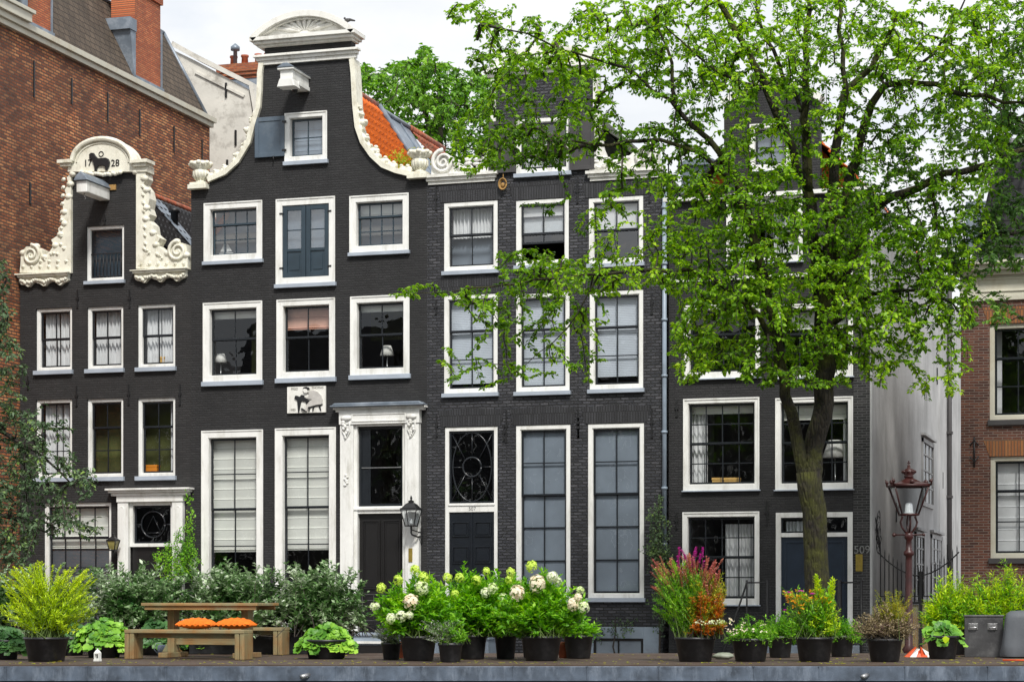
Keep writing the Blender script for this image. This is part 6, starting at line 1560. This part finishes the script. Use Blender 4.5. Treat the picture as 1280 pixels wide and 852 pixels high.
def tree(name, label, base, limbs, blobs, leaf, bark, L=.105, W=.062, per=18, spacing=.05, dc=41.3, dspread=2.0, group=None, seed=1, twigr=.0035, maxlen=2.2, droop=.12, sides=14, big=True, twigmat='twig'):
    rg = np.random.default_rng(seed)
    root = thing(name, base, label, 'tree', group); off = np.array(base)
    pos = []; par = []; nlimb = []
    tm = MB()
    for li, (pts, rad) in enumerate(limbs):
        wp = [P3(a, b, dc+dd) for a, b, dd in pts]
        if li == 0: wp[0].z = -.05
        q, r = catmull(wp, rad, .28)
        start = -1
        if pos:
            A = np.array(pos); start = int(np.argmin(((A-np.array(q[0]))**2).sum(1)))
        prev = start
        for k, (p, rr) in enumerate(zip(q, r)):
            amp = .03 if li else .012
            p = p+Vector(rg.normal(0, amp, 3)); q[k] = p
            pos.append(tuple(p)); par.append(prev); prev = len(pos)-1; nlimb.append(rr)
        tm.tube([p-Vector(base) for p in q], r, sides if r[0] > .12 else 8)
    nl = len(pos)
    # targets
    T = []
    for (cx, cy, rx, ry, n) in blobs:
        for i in range(n):
            a = rg.uniform(0, 2*PI); rr = rg.uniform()**.5; dd = dc+rg.normal(0, dspread*.5)
            T.append(tuple(P3(cx+rx*rr*math.cos(a), cy+ry*rr*math.sin(a), dd)))
    T = np.array(T)
    N_ = np.zeros((nl+len(T)*5+10, 3)); N_[:nl] = pos; R_ = list(nlimb); Pa = list(par); cnt = nl
    ok = np.zeros(len(N_), bool); ok[:nl] = np.array(nlimb) < .17
    d0 = np.array([((N_[:nl][ok[:nl]]-t)**2).sum(1).min() for t in T]); order = np.argsort(d0)
    twigs = []
    for oi in order:
        t = T[oi]; D2 = ((N_[:cnt]-t)**2).sum(1); D2[~ok[:cnt]] = 1e9; j = int(np.argmin(D2)); s = N_[j]; ln = math.sqrt(D2[j])
        if ln < .05: continue
        k = max(2, min(5, int(ln/.28)+1)); mid = (s+t)/2+rg.normal(0, .09*ln, 3)+np.array([0, 0, .12*ln]); prev = j; path = [s]
        for q in range(1, k+1):
            u = q/k; p = (1-u)**2*s+2*u*(1-u)*mid+u*u*t
            if cnt >= len(N_): break
            N_[cnt] = p; ok[cnt] = True; Pa.append(prev); R_.append(0); prev = cnt; cnt += 1; path.append(p)
        twigs.append((j, list(range(cnt-k, cnt)), path))
    desc = np.zeros(cnt)
    for i in range(cnt-1, nl-1, -1):
        desc[i] += 1
        if Pa[i] >= 0: desc[Pa[i]] += desc[i]
    rad = twigr*np.power(np.maximum(desc, 1), .42)
    bm_ = MB()
    for j, ids, path in twigs:
        r0 = rad[ids[0]]; rr = [min(r0*1.15, R_[j]*.8 if R_[j] > 0 else 9)]+[rad[i] for i in ids]
        bm_.tube([Vector(p)-Vector(base) for p in path], rr, 4, False)
    tm.build('trunk', bark, root, shift=False, flip=False)
    bm_.build('branches', M[twigmat] if isinstance(twigmat, str) else twigmat, root, shift=False, flip=False)
    # leaves
    Pt = []; Tg = []
    for j, ids, path in twigs:
        A = np.array(path); seg = np.diff(A, axis=0); sl = np.linalg.norm(seg, axis=1); Ls = sl.sum(); n = int(min(per*1.6, max(4, per*(min(Ls, .8)/.5)))); st = max(0, 1-.75/max(Ls, .01))
        u = np.sort(rg.uniform(st, 1.0, n))*Ls; cs = np.concatenate([[0], np.cumsum(sl)]); ix = np.clip(np.searchsorted(cs, u)-1, 0, len(sl)-1)
        f = (u-cs[ix])/np.maximum(sl[ix], 1e-6); Pt.append(A[ix]+seg[ix]*f[:, None]); Tg.append(seg[ix]/np.maximum(sl[ix], 1e-6)[:, None])
    Pt = np.concatenate(Pt)+0; Tg = np.concatenate(Tg); n = len(Pt)
    Tg[:, 2] *= .5; side = norm(np.cross(Tg, np.array([0, 0, 1.0]))+rg.normal(0, .15, (n, 3)))*np.where(np.arange(n) % 2 == 0, 1, -1)[:, None]
    D_ = side*.85+Tg*.6+rg.normal(0, .3, (n, 3))+np.array([0, 0, -.28]); Nn = np.array([0, -.15, 1.0])+rg.normal(0, .38, (n, 3))
    Pt = Pt+side*.02
    s_ = rg.uniform(.55, 1.25, n)
    V, Fc = (leaf_arrays if big else small_leaf_arrays)(Pt-off, D_, Nn, L*s_, W*s_*rg.uniform(.85, 1.15, n))
    npmesh('crown', V, Fc, leaf, root)
    return root, n

elm_limbs = [
 ([(1021, 870, 0), (1021, 760, 0), (1020, 690, 0), (1018, 640, 0), (1012, 590, .0)], [0.340, 0.255, 0.232, 0.240, 0.250]),
 ([(1017, 668, .0), (1014, 610, .0), (1024, 540, .1), (1030, 480, .1), (1030, 410, .15), (1024, 340, .2)], [0.150, 0.200, 0.198, 0.193, 0.177, 0.162]),
 ([(1017, 665, 0), (1008, 605, 0), (993, 540, -.1), (982, 490, -.25), (972, 430, -.3), (960, 370, -.4)], [0.101, 0.130, 0.122, 0.110, 0.112, 0.102]),
 ([(1024, 360, .2), (1016, 290, .2), (1011, 220, .3), (1005, 150, .4), (1006, 80, .5), (1012, -20, .6)], [0.129, 0.119, 0.102, 0.080, 0.061, 0.037]),
 ([(1012, 240, .2), (997, 205, .0), (983, 170, -.2), (960, 115, -.4), (936, 60, -.5), (896, 0, -.7), (880, -40, -.8)], [0.087, 0.087, 0.084, 0.076, 0.065, 0.050, 0.029]),
 ([(1028, 370, .1), (1036, 290, -.1), (1041, 220, -.3), (1045, 170, -.4), (1060, 116, -.5), (1090, 82, -.6), (1120, 20, -.8)], [0.110, 0.108, 0.094, 0.087, 0.072, 0.058, 0.029]),
 ([(1059, 120, -.5), (1052, 60, -.5), (1048, -20, -.5)], [0.055, 0.044, 0.029]),
 ([(1030, 400, .1), (1048, 300, .3), (1060, 235, .3), (1072, 180, .3), (1090, 130, .3), (1103, 106, .2), (1137, 102, .1), (1208, 118, 0), (1290, 130, -.2)], [0.117, 0.108, 0.102, 0.094, 0.080, 0.072, 0.061, 0.047, 0.022]),
 ([(1030, 420, .2), (1060, 330, .5), (1085, 275, .5), (1115, 245, .4), (1150, 233, .3), (1181, 217, .2), (1230, 205, .1), (1290, 182, 0)], [0.116, 0.102, 0.094, 0.087, 0.080, 0.072, 0.065, 0.044]),
 ([(960, 375, -.4), (945, 310, -.5), (932, 272, -.5), (925, 225, -.5), (905, 195, -.5), (885, 172, -.5), (847, 134, -.6), (836, 80, -.7), (820, 20, -.8)], [0.102, 0.087, 0.084, 0.080, 0.065, 0.055, 0.044, 0.033, 0.014]),
 ([(925, 232, -.5), (890, 205, -.7), (850, 180, -.8), (800, 175, -.9), (745, 182, -1), (712, 178, -1)], [0.055, 0.044, 0.037, 0.037, 0.029, 0.014]),
 ([(968, 425, -.3), (930, 380, -.6), (880, 345, -.8), (820, 335, -1), (750, 345, -1.1), (670, 352, -1.2), (590, 362, -1.2), (520, 365, -1.3)], [0.065, 0.055, 0.044, 0.037, 0.029, 0.022, 0.014, 0.006]),
 ([(750, 347, -1.1), (722, 395, -1.0), (690, 425, -1.0), (640, 470, -1.0)], [0.018, 0.014, 0.010, 0.005]),
 ([(1040, 405, .2), (1090, 370, -.1), (1150, 362, -.3), (1200, 390, -.4)], [0.058, 0.044, 0.029, 0.014]),
 ([(847, 135, -.6), (800, 100, -.8), (760, 82, -.9), (700, 60, -1), (640, 40, -1), (590, 25, -1)], [0.037, 0.029, 0.025, 0.018, 0.014, 0.008]),
 ([(1005, 140, .4), (960, 50, .9), (940, -20, 1)], [0.044, 0.037, 0.022]), ([(1137, 102, .1), (1180, 50, .3), (1210, -10, .5)], [0.037, 0.029, 0.014]),
 ([(960, 110, -.4), (900, 90, -.9), (830, 30, -1.2)], [0.037, 0.025, 0.011])]
elm_blobs = [(1000, 415, 160, 72, 927), (900, 335, 85, 50, 439), (1100, 335, 90, 68, 463), (1185, 370, 40, 55, 109), (1150, 455, 65, 55, 58), (862, 440, 32, 42, 73), (1000, 300, 110, 45, 244),
 (745, 345, 85, 26, 146), (640, 372, 75, 20, 73), (665, 330, 60, 22, 54), (520, 365, 38, 12, 12), (590, 450, 60, 40, 20), (700, 440, 60, 50, 30), (680, 400, 90, 22, 54),
 (690, 135, 80, 75, 317), (650, 185, 60, 30, 97), (600, 180, 40, 50, 73), (640, 55, 60, 50, 122), (590, 18, 35, 20, 26), (760, 60, 85, 62, 280), (850, 60, 85, 70, 341), (950, 55, 85, 65, 305), (1060, 50, 90, 60, 292), (1170, 60, 85, 65, 280), (1255, 60, 55, 75, 183),
 (820, 200, 65, 50, 158), (895, 140, 55, 60, 146), (905, 240, 50, 35, 109), (960, 260, 40, 30, 73), (1100, 215, 60, 45, 134), (1190, 190, 80, 65, 183), (1090, 150, 60, 50, 109), (1020, 150, 45, 60, 85), (720, 255, 80, 25, 18), (780, 290, 60, 30, 40), (1190, 270, 60, 50, 122), (960, 190, 40, 45, 90), (1000, 250, 90, 40, 150), (880, 270, 60, 40, 110), (1060, 290, 70, 40, 110)]
pb = P3(1021, 870, 41.3)
elm, nle = tree('elm_tree', 'big elm with mossy forked trunk standing in front of house 509', (pb.x, pb.y, 0), elm_limbs, elm_blobs, M['elm'], M['barkmoss'], L=.096, W=.060, per=29, seed=3, dspread=1.8)
pb = P3(-90, 870, 42.5)
lt, nl2 = tree('shade_tree', 'dark leaved tree reaching in from the left edge beside the 1728 house', (pb.x, pb.y, 0),
 [([(-90, 870, 0), (-88, 700, 0), (-80, 500, 0), (-70, 350, 0), (-60, 250, 0)], [.3, .24, .2, .13, .05]), ([(-84, 600, 0), (-20, 540, -.2), (40, 560, -.3), (100, 620, -.4)], [.09, .06, .03, .01]), ([(-82, 520, 0), (-30, 420, .1), (10, 350, .2)], [.08, .05, .02]), ([(-86, 660, 0), (-20, 640, .2), (60, 665, .2)], [.07, .04, .01])],
 [(-10, 380, 28, 75, 130), (-5, 470, 38, 60, 150), (10, 560, 45, 60, 190), (25, 640, 60, 45, 210), (75, 600, 45, 40, 70), (95, 655, 35, 20, 34), (60, 540, 35, 40, 40), (-10, 690, 50, 35, 110)], M['left_leaf'], M['bark'], L=.095, W=.055, per=24, dc=42.5, dspread=1.4, seed=5)
pb = P3(1440, 870, 43.5)
rt, nl3 = tree('shade_tree', 'darker leaved tree whose branches enter at the upper right edge', (pb.x, pb.y, 0),
 [([(1440, 870, 0), (1438, 600, 0), (1430, 400, 0), (1400, 250, 0), (1370, 120, 0)], [.35, .3, .25, .16, .08]), ([(1425, 400, 0), (1350, 330, .2), (1270, 290, .2), (1200, 300, .2)], [.1, .07, .04, .015]), ([(1400, 250, 0), (1330, 200, -.2), (1270, 150, -.3), (1200, 100, -.2)], [.09, .06, .04, .015]), ([(1430, 500, 0), (1340, 400, 0), (1260, 400, 0)], [.05, .03, .01])],
 [(1265, 290, 45, 50, 150), (1215, 300, 45, 50, 90), (1262, 190, 45, 60, 120), (1210, 130, 60, 60, 100), (1290, 100, 50, 90, 130), (1330, 250, 50, 130, 150), (1120, 230, 60, 50, 60), (1225, 390, 40, 30, 16), (1160, 330, 50, 50, 50)], M['elmdark'], M['bark'], L=.125, W=.078, per=22, dc=43.5, dspread=1.6, seed=8)
pb = P3(545, 750, 85)
ft, nl4 = tree('distant_tree', 'bright green tree rising behind the roofs between the bell gable and slate brick houses', (pb.x, pb.y, 0),
 [([(545, 810, 0), (545, 500, 0), (547, 250, 0), (548, 120, 0)], [.6, .5, .3, .1]), ([(546, 300, 0), (500, 200, 0), (470, 130, 0)], [.2, .12, .04]), ([(546, 280, 0), (600, 190, 0), (640, 130, 0)], [.2, .12, .04]), ([(546, 220, 0), (530, 130, 0), (528, 85, 0)], [.14, .08, .03]), ([(546, 260, 0), (575, 160, 0), (590, 100, 0)], [.14, .08, .03])],
 [(470, 120, 28, 38, 122), (500, 105, 32, 30, 144), (529, 95, 22, 32, 108), (550, 110, 30, 34, 144), (585, 115, 34, 30, 144), (520, 150, 60, 30, 216), (590, 165, 55, 45, 273), (625, 130, 30, 45, 129), (640, 180, 30, 40, 108), (455, 95, 12, 18, 21), (532, 66, 6, 12, 11), (503, 82, 10, 8, 14), (575, 205, 50, 15, 86)], M['far_leaf'], M['bark'], L=.20, W=.12, per=15, dc=85, dspread=5, seed=9, twigr=.006, maxlen=3)
print('leaves', nle, nl2, nl3, nl4)
# trees on the near bank (they stand across the water and show in the window glass)
for i, (x, y, s, lb) in enumerate(((-34, -16, 1.0, 'leafy tree on the near bank opposite the 1728 house'), (-20, -18, 1.1, 'leafy tree on the near bank opposite the bell gable house'), (-5, -17, .9, 'leafy tree on the near bank opposite the slate brick house'), (9, -19, 1.05, 'leafy tree on the near bank opposite house 509'))):
    o = copy_tree(ft); o.location = (x, y, 0); o.scale = (s, s, s*.62); o.rotation_euler = (0, 0, i*1.7); o['label'] = lb; o['group'] = 'trees on the near bank'

# houses on the near bank behind the camera, seen only in the window glass
for i, (xa, xb, zh, mt) in enumerate(((-92, -62, 15, 'bk_black'), (-61.9, -36, 17, 'bk_slate'), (-35.9, -8, 15.5, 'bk_slate'), (-7.9, 30, 16.5, 'bk_black'))):
    t = thing('near_bank_house', ((xa+xb)/2, -34, 0), ('black brick house block on the near bank far to the left', 'dark brick house block on the near bank, second from left', 'slate brick house block on the near bank behind the camera', 'black painted house block on the near bank to the right')[i], 'building', 'houses on the near bank')
    MB().box(xa, xb, -44, -34, 0, zh).build('wall', M[mt], t)
    MB().slab([(xa-.2, zh), (xb+.2, zh), (xb-2, zh+3.5), (xa+2, zh+3.5)], [], -43.5, -33.8).build('roof', M['tile_grey'], t)
    x = xa+1.2
    while x < xb-2:
        for z in (1.2, 4.6, 8, 11.4):
            w = MB().ring(x, x+1.2, z, z+2.1, .12, -33.99, -33.9).build('window', M['white'], t); MB().box(x+.12, x+1.08, -33.985, -33.95, z+.12, z+1.98).build('pane', M['doorblk'], w)
        x += 2.6

# ================================================================== ground, water, quay
def plane(name, x0, x1, y0, y1, z, mat):
    m = MB().add([(x0, y0, z), (x1, y0, z), (x1, y1, z), (x0, y1, z)], [(0, 1, 2, 3)]); o = m.build(name, mat, None, flip=False); o['kind'] = 'structure'; return o
def brickground():
    m, t, b = nt('street_clinker'); tc = N(t, 'ShaderNodeTexCoord').outputs['Object']
    bt = N(t, 'ShaderNodeTexBrick', Scale=1.0); bt.inputs['Brick Width'].default_value = .2; bt.inputs['Row Height'].default_value = .1; bt.inputs['Mortar Size'].default_value = .008
    bt.inputs['Color1'].default_value = (.11, .08, .07, 1); bt.inputs['Color2'].default_value = (.17, .13, .11, 1); bt.inputs['Mortar'].default_value = (.05, .045, .04, 1)
    t.links.new(tc, bt.inputs['Vector']); n = noise(t, tc, .6, 5); t.links.new(mixc(t, .5, bt.outputs['Color'], ramp(t, [(.3, (.4, .4, .4)), (.7, (1, 1, 1))], n).outputs[0], 'MULTIPLY'), b.inputs['Base Color'])
    b.inputs['Roughness'].default_value = .8; return m
M['street'] = brickground(); M['pave'] = paint('grey_pavement', (.20, .19, .18), .85, .15, 1.5)
plane('ground', -500, 500, 38.0, 700, -.004, M['street'])
m = MB().box(-120, 60, 47.6, 49.9, -.003, .10); o = m.build('pavement', M['pave'], None, .02); o['kind'] = 'structure'
m = MB().box(-500, 500, 37.6, 37.99, -3, .12); o = m.build('quay_wall', M['bk_red'], None); o['kind'] = 'structure'
def watermat():
    m, t, b = nt('canal_water'); b.inputs['Base Color'].default_value = (.02, .03, .02, 1); b.inputs['Roughness'].default_value = .06
    tc = N(t, 'ShaderNodeTexCoord').outputs['Object']; bumpn(t, b, noise(t, tc, 1.8, 4), .08, .5); return m
plane('water', -500, 500, -4.0, 37.7, -1.2, watermat())
plane('near_bank', -500, 500, -400, -4.0, -.01, M['street'])

# ================================================================== world, sun, camera
w = bpy.data.worlds.new('World'); scene.world = w; w.use_nodes = True; t = w.node_tree
bg = t.nodes['Background']; bg.inputs[1].default_value = .10
EL, AZ = math.radians(48), math.radians(28)          # sun: high, ahead of the facades and to their right
sky = N(t, 'ShaderNodeTexSky'); sky.sky_type = 'NISHITA'; sky.sun_disc = False; sky.sun_elevation = EL
# light comes from the camera side (-y), slightly from the right (+x)
sx, sy = math.sin(AZ), -math.cos(AZ)
sky.sun_rotation = math.atan2(sx, sy)
tc = N(t, 'ShaderNodeTexCoord').outputs['Generated']
mp = N(t, 'ShaderNodeMapping'); mp.inputs['Scale'].default_value = (1, 1, 2.2); t.links.new(tc, mp.inputs[0])
n1 = noise(t, mp.outputs[0], 2.3, 8, .6)
cl = ramp(t, [(.30, (.0, .0, .0)), (.50, (1, 1, 1))], n1).outputs[0]
n2 = noise(t, mp.outputs[0], 5, 6, .6)
cc = ramp(t, [(.3, (7.2, 7.55, 8.0)), (.7, (9.6, 9.6, 9.6))], n2).outputs[0]
bl = mixc(t, .62, sky.outputs[0], (7.6, 8.2, 9.2))
t.links.new(mixc(t, cl, bl, cc), bg.inputs[0])
sd = bpy.data.lights.new('sun', 'SUN'); sd.energy = 3.2; sd.angle = math.radians(10); sd.color = (1, .965, .91)
so = bpy.data.objects.new('sun', sd); col.objects.link(so)
dirv = Vector((-sx*math.cos(EL), -sy*math.cos(EL), -math.sin(EL)))
so.rotation_euler = dirv.to_track_quat('-Z', 'Y').to_euler()
cd = bpy.data.cameras.new('camera'); co = bpy.data.objects.new('camera', cd); col.objects.link(co); scene.camera = co
co.location = (0, 0, EYE); co.rotation_euler = (PI/2, 0, YAW); cd.sensor_width = 36; cd.lens = FP*36/1280; cd.shift_y = (HY-426)/1280; cd.clip_start = .5; cd.clip_end = 2000
scene.view_settings.view_transform = 'Standard'; scene.view_settings.look = 'None'; scene.view_settings.gamma = 1; scene.view_settings.exposure = .25
scene.cycles.max_bounces = 7; scene.cycles.transparent_max_bounces = 12; scene.cycles.diffuse_bounces = 3; scene.cycles.glossy_bounces = 3
scene.cycles.use_denoising = True
